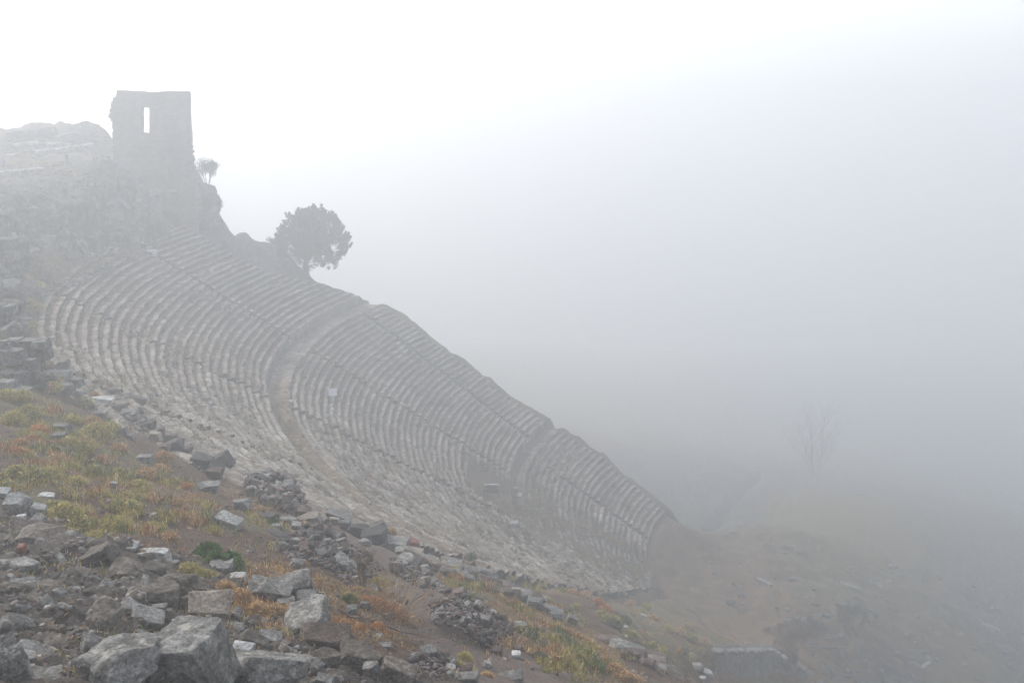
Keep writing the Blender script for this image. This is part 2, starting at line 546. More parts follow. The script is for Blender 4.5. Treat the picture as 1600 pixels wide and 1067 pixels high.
def detail(X, Y, W):
    D = np.hypot(X, Y)
    m, c = W[:, 3], W[:, 4]
    z = fbm(X * .35, Y * .35, 3, 4) * .25
    z += fbm(X * 2.1, Y * 2.1, 9, 4) * (.07 + .16 * m)
    z += (1 - np.abs(fbm(X * 1.1, Y * 1.1, 21, 4)) * 2.4) * .13 * m
    ridg = 1 - np.abs(fbm(X * .22, Y * .22, 41, 5)) * 2.6
    z += c * ((ridg - .5) * 1.1 + fbm(X * .9, Y * .9, 47, 4) * .8) * np.where(Y > 126, .35, 1.0)
    z += sstep(60, 120, D) * (fbm(X * .12, Y * .12, 77, 4) * 1.2 + fbm(X * .5, Y * .5, 79, 4) * .7) * (1 - c * .4)
    return z


# ---------------------------------------------------------------- the hillside
def build_terrain():
    az = np.concatenate([np.linspace(-100, -31, 60)[:-1], np.linspace(-31, 31, 660), np.linspace(31, 100, 60)[1:]])
    ds = np.concatenate([np.linspace(1.5, 9, 12)[:-1], np.geomspace(9, 150, 760), np.geomspace(150, 470, 60)[1:]])
    A, D = np.meshgrid(np.radians(az), ds)
    X = (D * np.sin(A)).ravel(); Y = (D * np.cos(A)).ravel()
    z, w = base_z(X, Y)
    W = cover(X, Y)
    z = z + detail(X, Y, W) * (1 - w * .6)
    V = np.stack([X, Y, z], 1)
    F = grid_faces(len(ds), len(az))[:, ::-1]
    me = raw_mesh('hillside', V, F, True)
    set_col(me, 'coverA', W[:, [0, 1, 2]])
    set_col(me, 'coverB', W[:, [3, 4, 5]])
    m, nt, b = new_mat('hillside_ground')
    co = coords(nt, 'World')
    big = noise(nt, .9, 8, .7, co); fine = noise(nt, 9, 6, .75, co); peb = noise(nt, 28, 3, .6, co)
    soil = ramp(nt, fine, [(.3, (.026, .015, .009)), (.5, (.082, .052, .033)), (.75, (.18, .125, .083))])
    grass = ramp(nt, fine, [(.3, (.04, .034, .018)), (.5, (.10, .085, .042)), (.75, (.22, .185, .09))])
    straw = ramp(nt, fine, [(.3, (.05, .032, .016)), (.5, (.13, .088, .045)), (.75, (.29, .20, .105))])
    maso = ramp(nt, fine, [(.3, (.035, .027, .021)), (.5, (.085, .070, .056)), (.75, (.18, .155, .125))])
    cliff = ramp(nt, noise(nt, 1.3, 9, .72, co), [(.3, (.02, .023, .021)), (.5, (.065, .07, .062)), (.7, (.19, .19, .17))])
    path = ramp(nt, fine, [(.3, (.085, .064, .052)), (.5, (.135, .104, .086)), (.75, (.20, .162, .138))])
    sa = nt.nodes.new('ShaderNodeSeparateColor'); nt.links.new(attr(nt, 'coverA'), sa.inputs[0])
    sb = nt.nodes.new('ShaderNodeSeparateColor'); nt.links.new(attr(nt, 'coverB'), sb.inputs[0])
    def soft(v):
        return ramp(nt, math_n(nt, 'ADD', v, math_n(nt, 'MULTIPLY', math_n(nt, 'SUBTRACT', big, .5), 1.6)), [(.25, (0, 0, 0)), (.75, (1, 1, 1))])
    c = mix(nt, soft(sa.outputs[1]), soil, grass)
    c = mix(nt, soft(sa.outputs[2]), c, straw)
    c = mix(nt, soft(sb.outputs[2]), c, path)
    c = mix(nt, soft(sb.outputs[0]), c, maso)
    c = mix(nt, soft(sb.outputs[1]), c, cliff)
    pb = ramp(nt, peb, [(.66, (0, 0, 0)), (.72, (.8, .8, .8))])
    c = mix(nt, pb, c, (.27, .255, .24))
    nt.links.new(c, b.inputs['Base Color'])
    h = math_n(nt, 'ADD', fine, math_n(nt, 'MULTIPLY', peb, .4))
    bump(nt, b, h, .9, .08)
    o = link('hillside', me, m)
    tag(o, 'steep hillside of dark soil, dry grass and rock falling away to the right', 'hillside', kind='structure')
    return o


# ---------------------------------------------------------------- the theatre
STAIRS = {0: [178.0, 196.4, 213.2], 1: [161.5, 177.6, 195.3], 2: [166.2]}


def ruin(k, tier, th):
    """0 whole .. 1 gone, and a sunk depth"""
    n = fbm(th * .22, np.full_like(th, k * .23), 5, 3) * .5 + .5
    if tier == 0:
        u = sstep(.58, .80, n) * .6
        u = np.maximum(u, sstep(200, 216, th) * .22)
        sink = np.zeros_like(th)
    elif tier == 1:
        u = sstep(.6, .82, n) * .5
        if k >= 28: u = np.maximum(u, sstep(195.4, 196.6, th) * .5)
        sink = np.zeros_like(th)
        if k >= 51: sink = sstep(178.5, 180.5, th) * (1 - sstep(191, 194, th)) * sstep(50, 53, k) * 1.5; u = np.maximum(u, sstep(178.5, 180, th))
        if k >= 45: u = np.maximum(u, sstep(183, 196, th) * .55)
    else:
        u = sstep(171, 176, th) * .8
        if k < 64: u = np.maximum(u, sstep(152, 156, th) * .7)
        u = np.maximum(u, sstep(.6, .8, n) * .5)
        sink = sstep(173, 177, th) * (1 - sstep(192, 200, th)) * .7
    return u, sink


def row_span(k, tier, r):
    far = float(np.interp(r, FAR_R, FAR_T))
    th = np.arange(far, 249, .05)
    X = AX + r * np.cos(np.radians(th)); Y = AY + r * np.sin(np.radians(th))
    ok = near_side(X, Y) > 0
    idx = np.where(~ok & (th > 168))[0]
    end = th[idx[0]] if len(idx) else 248
    return far, float(end)


def build_theatre():
    root = empty('ancient_theatre', (AX + R_BOT * math.cos(R(190)), AY + R_BOT * math.sin(R(190)), Z_BOT))
    tag(root, 'steep ruined stone theatre with curved rows of seats set into the hillside', 'theatre')
    O = np.array(root.location)
    rows = []
    for ri, (k, tier, r, z, dep, rise) in enumerate(ROWS):
        a0, a1 = row_span(k, tier, r)
        # end offsets so that the edge is ragged
        a0 += abs(rng.normal(0, .25)); a1 -= abs(rng.normal(0, .35))
        step = .24 / r
        cuts = [(s - .42 / r * 57.3, s + .42 / r * 57.3) for s in STAIRS[tier] if s > a0 + 1 and s < a1 - 1] if dep < 1 else []
        segs = []; cur = a0
        for c0, c1 in cuts: segs.append((cur, c0)); cur = c1
        segs.append((cur, a1))
        B = Buf(); cols = []
        for s0, s1 in segs:
            n = max(3, int(R(s1 - s0) / step))
            th = np.linspace(s0, s1, n)
            L = np.radians(th) * r
            # blocks: constant offset over runs of stone
            L2 = L + fbm(L * .35, np.full(n, ri * 3.7), 2, 2) * 1.2
            bi = np.floor(L2 / 1.15 + ri * .37).astype(np.int64)
            bo = _hash(bi, np.full(n, ri), 3) - .5; br = _hash(bi, np.full(n, ri), 8) - .5
            edge = np.abs((L2 / 1.15 + ri * .37) % 1 - .5) > .44
            u, sink = ruin(k, tier, th)
            miss = ((_hash(bi, np.full(n, ri), 15) < (.10 + u * .45))).astype(float)
            rough = .055 + .11 * u
            ang = np.radians(th)
            j = lambda s, a=1.0: fbm(L * 1.7, np.full(n, ri * 1.9 + s * 7.3), s, 3) * a
            zt = z + bo * (.09 + .12 * u) - edge * .03 - sink + fbm(L * .14, np.full(n, ri * .35), 71, 3) * .24 - miss * rise * (.3 + .6 * u)
            rf = r + br * (.09 + .14 * u) + edge * .03 + fbm(L * .12, np.full(n, ri * .3), 72, 3) * .22 + miss * .15
            seat = min(.42, dep * .6) if dep < 1 else dep * .5
            lip = .10 * (1 - miss) * (1 - u * .8)
            wallrow = (k == LAST0 and tier == 0) or (k == LAST1 and tier == 1)
            prof = [(rf + lip + j(1, rough), z - rise - (1.5 if wallrow else .75) - sink),
                    (rf + lip + .02 + j(2, rough * 1.3), zt - rise * .55 + j(3, rough)),
                    (rf + lip + j(4, rough), zt - .17),
                    (rf + j(5, rough * .8), zt - .13 + j(6, rough * .5)),
                    (rf + .02 + j(7, rough * .8), zt - .015 + j(8, rough)),
                    (rf + seat * .5 + j(9, .04), zt + .01 + j(10, rough * 1.2)),
                    (rf + seat, zt - .005 + j(11, rough * 1.3)),
                    (rf + seat + .03, zt - .07 + j(12, rough * 1.3)),
                    (r + dep + .25, z - .07 - sink + j(13, rough * 1.3) + .05)]
            ca, sa_ = np.cos(ang), np.sin(ang)
            P = []
            for pr, pz in prof:
                pr = pr + np.zeros(n); pz = pz + np.zeros(n)
                P.append(np.stack([AX + pr * ca, AY + pr * sa_, pz], 1))
            V = np.concatenate(P) - O
            Fq = grid_faces(len(prof), n)
            B.add(V, Fq)
            tone = .82 + .36 * _hash(bi, np.full(n, ri), 21)
            walk = dep > 1
            for pi in range(len(prof)):
                t = tone.copy()
                if pi <= 2: t = t * (.6 if wallrow else .26)          # shade on the risers, painted into the vertex colour
                col = np.stack([t, t, t], 1)
                dirt = np.zeros(n)
                if pi >= 7: dirt += .8
                if walk and tier == 1 and pi >= 4:
                    dirt = sstep(186, 190, th) * 1.1 + .15
                dirt = np.clip(dirt + u * .25, 0, 1)[:, None]
                dc = np.array([.76, .60, .45]) if (walk and tier == 1) else np.array([.50, .37, .26])
                col = col * (1 - dirt) + dc * t[:, None] * dirt
                if walk and tier == 1: col = col * np.where((th > 178) & (th < 187), 1.1, 1.0)[:, None]
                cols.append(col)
            # end faces
            for e, flip in ((0, False), (n - 1, True)):
                idx = np.array([q * n + e for q in range(len(prof))])
                Ve = V[idx]
                bot = Ve.copy(); bot[:, 2] = Ve[0, 2]
                W_ = np.vstack([Ve, bot]); m_ = len(prof)
                Fe = np.array([[q, q + 1, m_ + q + 1, m_ + q] for q in range(1, m_ - 1)])
                if flip: Fe = Fe[:, ::-1]
                B.add(W_, Fe); cols.append(np.full((len(W_), 3), .16))  # flat dark colour paints the shade of the row ends
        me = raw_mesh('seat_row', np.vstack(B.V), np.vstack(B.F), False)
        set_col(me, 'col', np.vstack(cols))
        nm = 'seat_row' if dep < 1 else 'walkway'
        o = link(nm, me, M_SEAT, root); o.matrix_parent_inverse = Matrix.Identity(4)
        rows.append(o)
    # staircases: steps in the cut of every row
    for tier, sts in STAIRS.items():
        for st in sts:
            B = Buf()
            for (k, t, r, z, dep, rise) in ROWS:
                if t != tier or dep > 1: continue
                a0, a1 = row_span(k, t, r)
                if not (a0 + 1 < st < a1 - 1): continue
                u, sink = ruin(k, t, np.array([st + 1.0]))
                for h in (0, 1):
                    rr0 = r + h * .375 + rnd.uniform(-.03, .03); zz = z - rise + .02 + h * .24 - .1 - float(sink[0]) + rnd.uniform(-.04, .04)
                    w = .40 / r
                    t0 = R(st) - w + rnd.uniform(0, .12) / r; t1 = R(st) + w - rnd.uniform(0, .2) / r
                    pts = []
                    for zb in (zz - .5, zz):
                        for (q, tt) in ((rr0, t0), (rr0, t1), (rr0 + .45, t1), (rr0 + .45, t0)):
                            pts.append([AX + q * math.cos(tt), AY + q * math.sin(tt), zb + rnd.uniform(-.02, .02)])
                    B.add(np.array(pts) - O, [[0, 1, 5, 4], [1, 2, 6, 5], [2, 3, 7, 6], [3, 0, 4, 7], [4, 5, 6, 7]], [1.25, 1.25, 1.25])
            if B.V:
                link('staircase', B.mesh('staircase'), M_SEAT, root)
    # light end stones along the central stair
    for (k, t, r, z, dep, rise) in ROWS:
        if t > 1 or dep > 1: continue
        st = STAIRS[t][0 if t == 0 else 1]
        tt = R(st) - .62 / r + rnd.uniform(-.1, .1) / r
        c = np.array([AX + (r + .2) * math.cos(tt), AY + (r + .2) * math.sin(tt), z + .03 + rnd.uniform(-.05, .05)])
        V, F = rock_vf(rnd.randrange(9999), 2, 6)
        me = raw_mesh('end_stone', V * np.array([.22, .22, .15]) * rnd.uniform(.7, 1.3), F)
        set_col(me, 'col', np.full((len(V), 3), 1.7))
        o = link('end_stone', me, M_SEAT, root); o.location = c - O
    return root


# ---------------------------------------------------------------- stones
_ico = {}


def ico(sub):
    if sub not in _ico:
        bm = bmesh.new(); bmesh.ops.create_icosphere(bm, subdivisions=sub, radius=1)
        V = np.array([v.co[:] for v in bm.verts]); F = np.array([[v.index for v in f.verts] for f in bm.faces])
        bm.free(); _ico[sub] = (V, F)
    return _ico[sub]


def rock_vf(seed, sub=3, planes=9, box=0.0, rough=.05, flat=.75):
    """unit stone: a ball cut by planes, then worn. box 0..1 makes it a squared block"""
    g = np.random.default_rng(seed)
    V, F = ico(sub)
    N = g.normal(size=(planes, 3)); N /= np.linalg.norm(N, axis=1)[:, None]
    dd = g.uniform(.5, .88, planes)
    if box > 0:
        ax = np.vstack([np.eye(3), -np.eye(3)]) + g.normal(0, .07 * (1.6 - box), (6, 3))
        ax /= np.linalg.norm(ax, axis=1)[:, None]
        N = np.vstack([ax, N]); dd = np.concatenate([g.uniform(.55, .62, 6), dd + .25 * box])
    dot = V @ N.T
    s = np.where(dot > 1e-3, dd / np.maximum(dot, 1e-3), 9).min(1)
    s = np.minimum(s, 1.05)
    P = V * s[:, None]
    if box > 0: P /= .62
    if sub >= 2:
        amp = rough * (1 if box == 0 else .45)
        P = P * (1 + n3(P * 1.6 + seed % 97, seed % 1000, 4, 1.2) * amp * 2.2)[:, None]
        if sub >= 6:
            P = P * (1 + (np.abs(n3(P * 3 + seed % 61, seed % 500, 4, 1.0)) - .12) * -amp * 1.3)[:, None]
        if sub >= 4:
            P = P * (1 + n3(P * 6 + seed % 89, seed % 900, 3, 1.0) * amp * .5)[:, None]
            lay = np.sin((P @ (N[-1])) * 14 + n3(P, 9, 2, 2) * 5) * amp * .16
            P = P * (1 + lay)[:, None]
    return P, F


def chip_vf(seed):
    """a small angular chip"""
    g = np.random.default_rng(seed)
    V, F = ico(1)
    P = V * g.uniform(.55, 1.15, (len(V), 1)) * g.uniform([.7, .6, .4], [1.2, 1.0, .9])
    a = g.uniform(0, 6.28); c, s = math.cos(a), math.sin(a)
    return P @ np.array([[1, 0, 0], [0, c, -s], [0, s, c]]), F


_rock_cache = {}


def rock_mesh(key, **kw):
    if key not in _rock_cache:
        V, F = rock_vf(kw.pop('seed'), **kw)
        _rock_cache[key] = raw_mesh('stone', V, F, kw.get('sub', 3) >= 9)
    return _rock_cache[key]


ORD = ['first', 'second', 'third', 'fourth', 'fifth', 'sixth', 'seventh', 'eighth', 'ninth', 'tenth', 'eleventh', 'twelfth', 'thirteenth', 'fourteenth', 'fifteenth', 'sixteenth', 'seventeenth', 'eighteenth', 'nineteenth', 'twentieth']


def label_in_order(items, cuts, bands, what, cat, group):
    """items: (object, px, py, adjective). Every thing gets a label by its look, its band and its count from the left"""
    for bi, bn in enumerate(bands):
        lo = -1e9 if bi == 0 else cuts[bi - 1]; hi = 1e9 if bi == len(bands) - 1 else cuts[bi]
        inb = sorted([t for t in items if lo <= t[2] < hi], key=lambda t: t[1])
        cnt = {}
        for o, x, y, adj in inb:
            k = cnt.get(adj, 0); cnt[adj] = k + 1
            tag(o, adj + (' ' + what if what else '') + ', ' + (ORD[k] if k < 20 else 'the ' + str(k + 1) + 'th') + ' from left, ' + bn, cat, group)


def place_rock(px, py, wpx, hpx, mat, name, label, cat='rock', box=0, seed=None, sub=4, depth=.9, rz=None, tilt=(0, 0), sink=.25, rough=.07, group=None, Y=None, planes=10):
    """a stone standing where the eye line through (px, py) meets the land"""
    seed = seed if seed is not None else int(px * 31 + py * 17)
    g = ground_pt(px, py + hpx * .3) if Y is None else Vector(at(px, py + hpx * .3, Y))
    dist = g.length
    w = wpx / 1535.462 * dist; h = hpx / 1535.462 * dist
    V, F = rock_vf(seed, sub, planes, box, rough)
    dp = w * depth
    hh = h * (.95 if h > dp * .6 else .8)
    S = np.array([w / 2, dp / 2, hh / 2]) * (1.12 if box == 0 else 1.0)
    P = V * S
    me = raw_mesh(name, P, F)
    o = link(name, me, mat)
    o.location = g + Vector((0, dp * .15, hh * (.5 - sink)))
    o.rotation_euler = (R(tilt[0]), R(tilt[1]), R(rz if rz is not None else rnd.uniform(-25, 25)))
    tag(o, label, cat, group)
    return o


def slope_normal(x, y, e=.4):
    z = Zs(np.array([x - e, x + e, x, x]), np.array([y, y, y - e, y + e]))
    return Vector((-(z[1] - z[0]) / (2 * e), -(z[3] - z[2]) / (2 * e), 1)).normalized()


def in_poly(px, py, poly):
    c = False; j = len(poly) - 1
    for i in range(len(poly)):
        xi, yi = poly[i]; xj, yj = poly[j]
        if (yi > py) != (yj > py) and px < (xj - xi) * (py - yi) / (yj - yi) + xi: c = not c
        j = i
    return c


def poly_pts(poly, n, r=rnd):
    xs = [p[0] for p in poly]; ys = [p[1] for p in poly]; o = []
    while len(o) < n:
        x = r.uniform(min(xs), max(xs)); y = r.uniform(min(ys), max(ys))
        if in_poly(x, y, poly): o.append((x, y))
    return o


# land lookup on a coarse table, quick enough for thousands of stones
def patch_pts(poly, n):
    """n random points of the land inside a mark given by its corners; returns world points"""
    P = []
    for x, y in poly_pts(poly, n): P.append(ground_fast(x, y))
    return P


_gt = {}


def ground_fast(px, py):
    if not _gt:
        gx = np.linspace(-60, 1660, 173); gy = np.linspace(195, 1080, 178)
        YY = np.zeros((len(gy), len(gx)))
        Ys = np.geomspace(8, 320, 420)
        for j, y in enumerate(gy):
            D = np.array([pray(x, y) for x in gx])
            P = D[:, None, :] * (Ys[None, :, None] / D[:, 1][:, None, None])
            z = Zs(P[..., 0], P[..., 1]); below = P[..., 2] < z
            i = np.where(below.any(1), below.argmax(1), len(Ys) - 1); i = np.maximum(i, 1)
            q = np.arange(len(gx))
            a = P[q, i - 1, 2] - z[q, i - 1]; b = z[q, i] - P[q, i, 2]
            t = np.clip(a / np.maximum(a + b, 1e-6), 0, 1)
            YY[j] = Ys[i - 1] * (1 - t) + Ys[i] * t
        _gt['gx'] = gx; _gt['gy'] = gy; _gt['Y'] = YY
    gx, gy, YY = _gt['gx'], _gt['gy'], _gt['Y']
    fx = min(max((px - gx[0]) / (gx[1] - gx[0]), 0), len(gx) - 1.001); fy = min(max((py - gy[0]) / (gy[1] - gy[0]), 0), len(gy) - 1.001)
    i, j = int(fx), int(fy); u, v = fx - i, fy - j
    q = YY[j:j + 2, i:i + 2]
    if q.max() / q.min() > 1.25: Yv = q[int(v + .5), int(u + .5)]
    else: Yv = (q[0, 0] * (1 - u) + q[0, 1] * u) * (1 - v) + (q[1, 0] * (1 - u) + q[1, 1] * u) * v
    d = pray(px, py)
    X = d[0] * Yv / d[1]
    return np.array([X, Yv, float(Zs(np.array([X]), np.array([Yv]))[0])])


#@@REST@@
# ---------------------------------------------------------------- large structure
hillside = build_terrain()
theatre = build_theatre()


def build_tower():
    """a wall of rubble masonry still standing storeys high, with a slit window and an arched recess"""
    Yt = 131.0
    tl = at(178, 142, Yt); tr_ = at(297, 142, Yt)
    root = empty('ruined_tower', (0, 0, 0))
    base = Vector(((tl[0] + tr_[0]) / 2, Yt, -20.0)); root.location = base
    tag(root, 'tall roofless stone tower with one slit window, standing on the cliff above the theatre', 'tower')
    mpp = Yt / 1535.0 * 1.0
    def X(px): return at(px, 240, Yt)[0] - base.x
    def Z(py): return at(236, py, Yt)[2] - base.z
    # outline samples by height: left and right edge in marks
    ys = list(np.linspace(142, 395, 58))
    le = np.interp(ys, [142, 150, 158, 165, 172, 180, 186, 200, 240, 300, 395], [182.5, 181.5, 179, 176, 172.5, 173, 176, 175.5, 176, 176, 175])
    re = np.interp(ys, [142, 146, 180, 210, 240, 255, 262, 275, 290, 395], [293.5, 296, 296, 298, 299, 300, 300, 303, 306, 309])
    le = le + rng.normal(0, .55, len(ys)) * (np.array(ys) > 150); re = re + rng.normal(0, .45, len(ys)) * (np.array(ys) > 215)
    nx = 60
    us = np.linspace(0, 1, nx)
    T = .75
    def px_of(j, i): return le[j] * (1 - us[i]) + re[j] * us[i]
    def cell(px, py):
        if 222 < px < 233.2 and 170.5 < py < 207: return 'hole'
        if 262 < px < 279:
            top = 245 - 8 * math.sqrt(max(0, 1 - ((px - 270.5) / 8.5) ** 2))
            if py > top and py < 299: return 'deep'
            top2 = 306 - 6 * math.sqrt(max(0, 1 - ((px - 270.5) / 8.5) ** 2))
            if py > top2: return 'deep'
        return 'wall'
    # regular columns so that openings keep straight sides
    pxs = np.unique(np.concatenate([np.linspace(0, 1, 46), [(222 - 176) / 123, (233.2 - 176) / 123, (262 - 176) / 123, (279 - 176) / 123]]))
    ny = len(ys)
    Pf = np.zeros((ny, len(pxs), 3)); PX = np.zeros((ny, len(pxs)))
    for j, y in enumerate(ys):
        for i, u in enumerate(pxs):
            raw = 176 + 123 * u
            px = raw
            if u < .08: px = le[j] + (raw - 176) / (123 * .08) * (176 + 123 * .08 - le[j])
            if u > .9: px = re[j] - (299 - raw) / (299 - (176 + 123 * .9)) * (re[j] - (176 + 123 * .9))
            top = 0
            if j == 0: top = fbm(px * .11, 3.0, 3, 3) * 2.6 + (1.2 if 205 < px < 262 else 0)
            PX[j, i] = px
            Pf[j, i] = (at(px, y + top, Yt)[0] - base.x, 0, at(px, y + top, Yt)[2] - base.z)
    wall = Buf()
    idx = {}
    V = []; Fc = []
    def vid(j, i, lay):
        k = (j, i, lay)
        if k not in idx:
            p = Pf[j, i].copy()
            p[1] = {'f': 0.0, 'd': .45, 'b': T}[lay] + fbm(p[0] * 1.3, p[2] * 1.3, 12 if lay == 'f' else 14, 3) * .16
            idx[k] = len(V); V.append(p)
        return idx[k]
    kind = [[cell((PX[j, i] + PX[j, i + 1]) / 2, (ys[j] + ys[j + 1]) / 2) for i in range(len(pxs) - 1)] for j in range(ny - 1)]
    G = lambda j, i: kind[j][i] if 0 <= j < ny - 1 and 0 <= i < len(pxs) - 1 else 'out'
    for j in range(ny - 1):
        for i in range(len(pxs) - 1):
            kd = kind[j][i]
            if kd == 'hole': continue
            l = 'd' if kd == 'deep' else 'f'
            Fc.append([vid(j, i, l), vid(j + 1, i, l), vid(j + 1, i + 1, l), vid(j, i + 1, l)])
            Fc.append([vid(j, i, 'b'), vid(j, i + 1, 'b'), vid(j + 1, i + 1, 'b'), vid(j + 1, i, 'b')])
            for (dj, di, e0, e1) in ((-1, 0, (j, i), (j, i + 1)), (1, 0, (j + 1, i), (j + 1, i + 1)), (0, -1, (j, i), (j + 1, i)), (0, 1, (j, i + 1), (j + 1, i + 1))):
                ot = G(j + dj, i + di)
                if ot == kd: continue
                if ot in ('hole', 'out'): Fc.append([vid(*e0, l), vid(*e1, l), vid(*e1, 'b'), vid(*e0, 'b')])
                elif l == 'd' and ot == 'wall': Fc.append([vid(*e0, 'f'), vid(*e1, 'f'), vid(*e1, 'd'), vid(*e0, 'd')])
    me = raw_mesh('front_wall', np.array(V), np.array(Fc))
    bmx = bmesh.new(); bmx.from_mesh(me); bmesh.ops.recalc_face_normals(bmx, faces=bmx.faces); bmx.to_mesh(me); bmx.free()
    link('front_wall', me, M_TOWER, root)
    # side walls going back, ragged on top
    for sx, nm, dpt, h0 in ((at(186, 186, Yt)[0] - base.x + .3, 'side_wall', 3.2, Z(190)), (at(286, 150, Yt)[0] - base.x - 2.2, 'side_wall', 2.2, Z(150))):
        n = 22; B = Buf(); Vv = []; 
        for q in range(n):
            yq = T + .003 + dpt * q / (n - 1)
            hq = h0 - (q / (n - 1)) ** 1.5 * 5 + rng.normal(0, .25)
            for s in (0, 1.45):
                for zz in (-2, hq): Vv.append([sx + s + rng.normal(0, .03), yq, zz])
        Ff = []
        for q in range(n - 1):
            a = q * 4; b = a + 4
            Ff += [[a, a + 1, b + 1, b], [a + 2, b + 2, b + 3, a + 3], [a + 1, a + 3, b + 3, b + 1]]
        Ff += [[0, 2, 3, 1], [(n - 1) * 4, (n - 1) * 4 + 1, (n - 1) * 4 + 3, (n - 1) * 4 + 2]]
        link(nm, raw_mesh(nm, np.array(Vv), np.array(Ff)), M_TOWER, root)
    # stones left projecting where the next wall was torn away
    for q in range(70):
        if q < 40:
            y = rnd.choice([rnd.uniform(150, 190), rnd.uniform(150, 330)]); e = float(np.interp(y, ys, le)) + rnd.uniform(-.5, 2)
        else:
            y = rnd.uniform(225, 330); e = float(np.interp(y, ys, re)) + rnd.uniform(-2, .7)
        V_, F_ = rock_vf(400 + q, 2, 7, .5)
        o = link('projecting_stone', raw_mesh('projecting_stone', V_ * np.array([.38, .5, .22]) * rnd.uniform(.5, 1.2), F_), M_TOWER, root)
        q_ = at(e, y, Yt); o.location = (q_[0] - base.x, rnd.uniform(.05, T), q_[2] - base.z)
    # string course and sill
    B = Buf()
    V_, F_ = rock_vf(1, 1, 0 + 3, 1.0)
    B.add(V_ * np.array([.62, .16, .12]) * 1.0 + np.array([X(229), -.02, Z(208.5)]), F_)
    link('window_sill', B.mesh('window_sill'), M_TOWER, root)
    return root


tower = build_tower()


def leaf_cloud(n, centers, radii, size, cols, seed=0, up=.3):
    """many small leaf blades round clump centres, one mesh"""
    g = np.random.default_rng(seed)
    ci = g.integers(0, len(centers), n)
    c = np.asarray(centers)[ci]; r = np.asarray(radii)[ci]
    d = g.normal(size=(n, 3)); d /= np.linalg.norm(d, axis=1)[:, None]
    rad = g.random(n) ** .45
    p = c + d * (r * rad)[:, None] if r.ndim == 1 else c + d * r * rad[:, None]
    a = g.normal(size=(n, 3)) + np.array([0, 0, up * 3]); a /= np.linalg.norm(a, axis=1)[:, None]
    b = np.cross(a, g.normal(size=(n, 3))); b /= np.linalg.norm(b, axis=1)[:, None]
    s = size * g.uniform(.6, 1.3, n)[:, None]
    V = np.stack([p - a * s * .2, p + b * s * .28 + a * s * .4, p + a * s, p - b * s * .28 + a * s * .4], 1).reshape(-1, 3)
    F = np.arange(n * 4).reshape(n, 4)
    me = raw_mesh('crown', V, F)
    cl = np.asarray(cols)[g.integers(0, len(cols), len(centers))][ci] * g.uniform(.7, 1.3, n)[:, None]
    set_col(me, 'col', np.repeat(cl, 4, 0))
    return me


def tube(buf, pts, radii, sides=6, col=None):
    pts = [Vector(p) for p in pts]
    V = []
    for i, p in enumerate(pts):
        t = (pts[min(i + 1, len(pts) - 1)] - pts[max(i - 1, 0)]).normalized()
        u = t.orthogonal().normalized(); v = t.cross(u)
        for s in range(sides):
            a = 2 * math.pi * s / sides
            V.append(p + (u * math.cos(a) + v * math.sin(a)) * radii[i])
    F = [[i * sides + s, i * sides + (s + 1) % sides, (i + 1) * sides + (s + 1) % sides, (i + 1) * sides + s] for i in range(len(pts) - 1) for s in range(sides)]
    buf.add([tuple(v) for v in V], F, col)


def limb(buf, p, d, L, r, depth, spread=.6, tips=None, g=rnd, col=None, curl=.15):
    pts = [p.copy()]; rad = [r]; n = 4
    for i in range(n):
        d = (d + Vector((g.uniform(-1, 1), g.uniform(-1, 1), g.uniform(-.6, 1))) * curl).normalized()
        p = p + d * (L / n); pts.append(p.copy()); rad.append(r * (1 - .5 * (i + 1) / n))
    tube(buf, pts, rad, 5 if r > .03 else 3, col)
    if depth <= 0:
        if tips is not None: tips.append(p.copy())
        return
    for q in range(g.choice([2, 3, 3])):
        nd = (d + Vector((g.uniform(-1, 1), g.uniform(-1, 1), g.uniform(-.3, .7))) * spread).normalized()
        limb(buf, pts[g.choice([2, 3, 4])], nd, L * g.uniform(.6, .85), r * .55, depth - 1, spread, tips, g, col, curl)


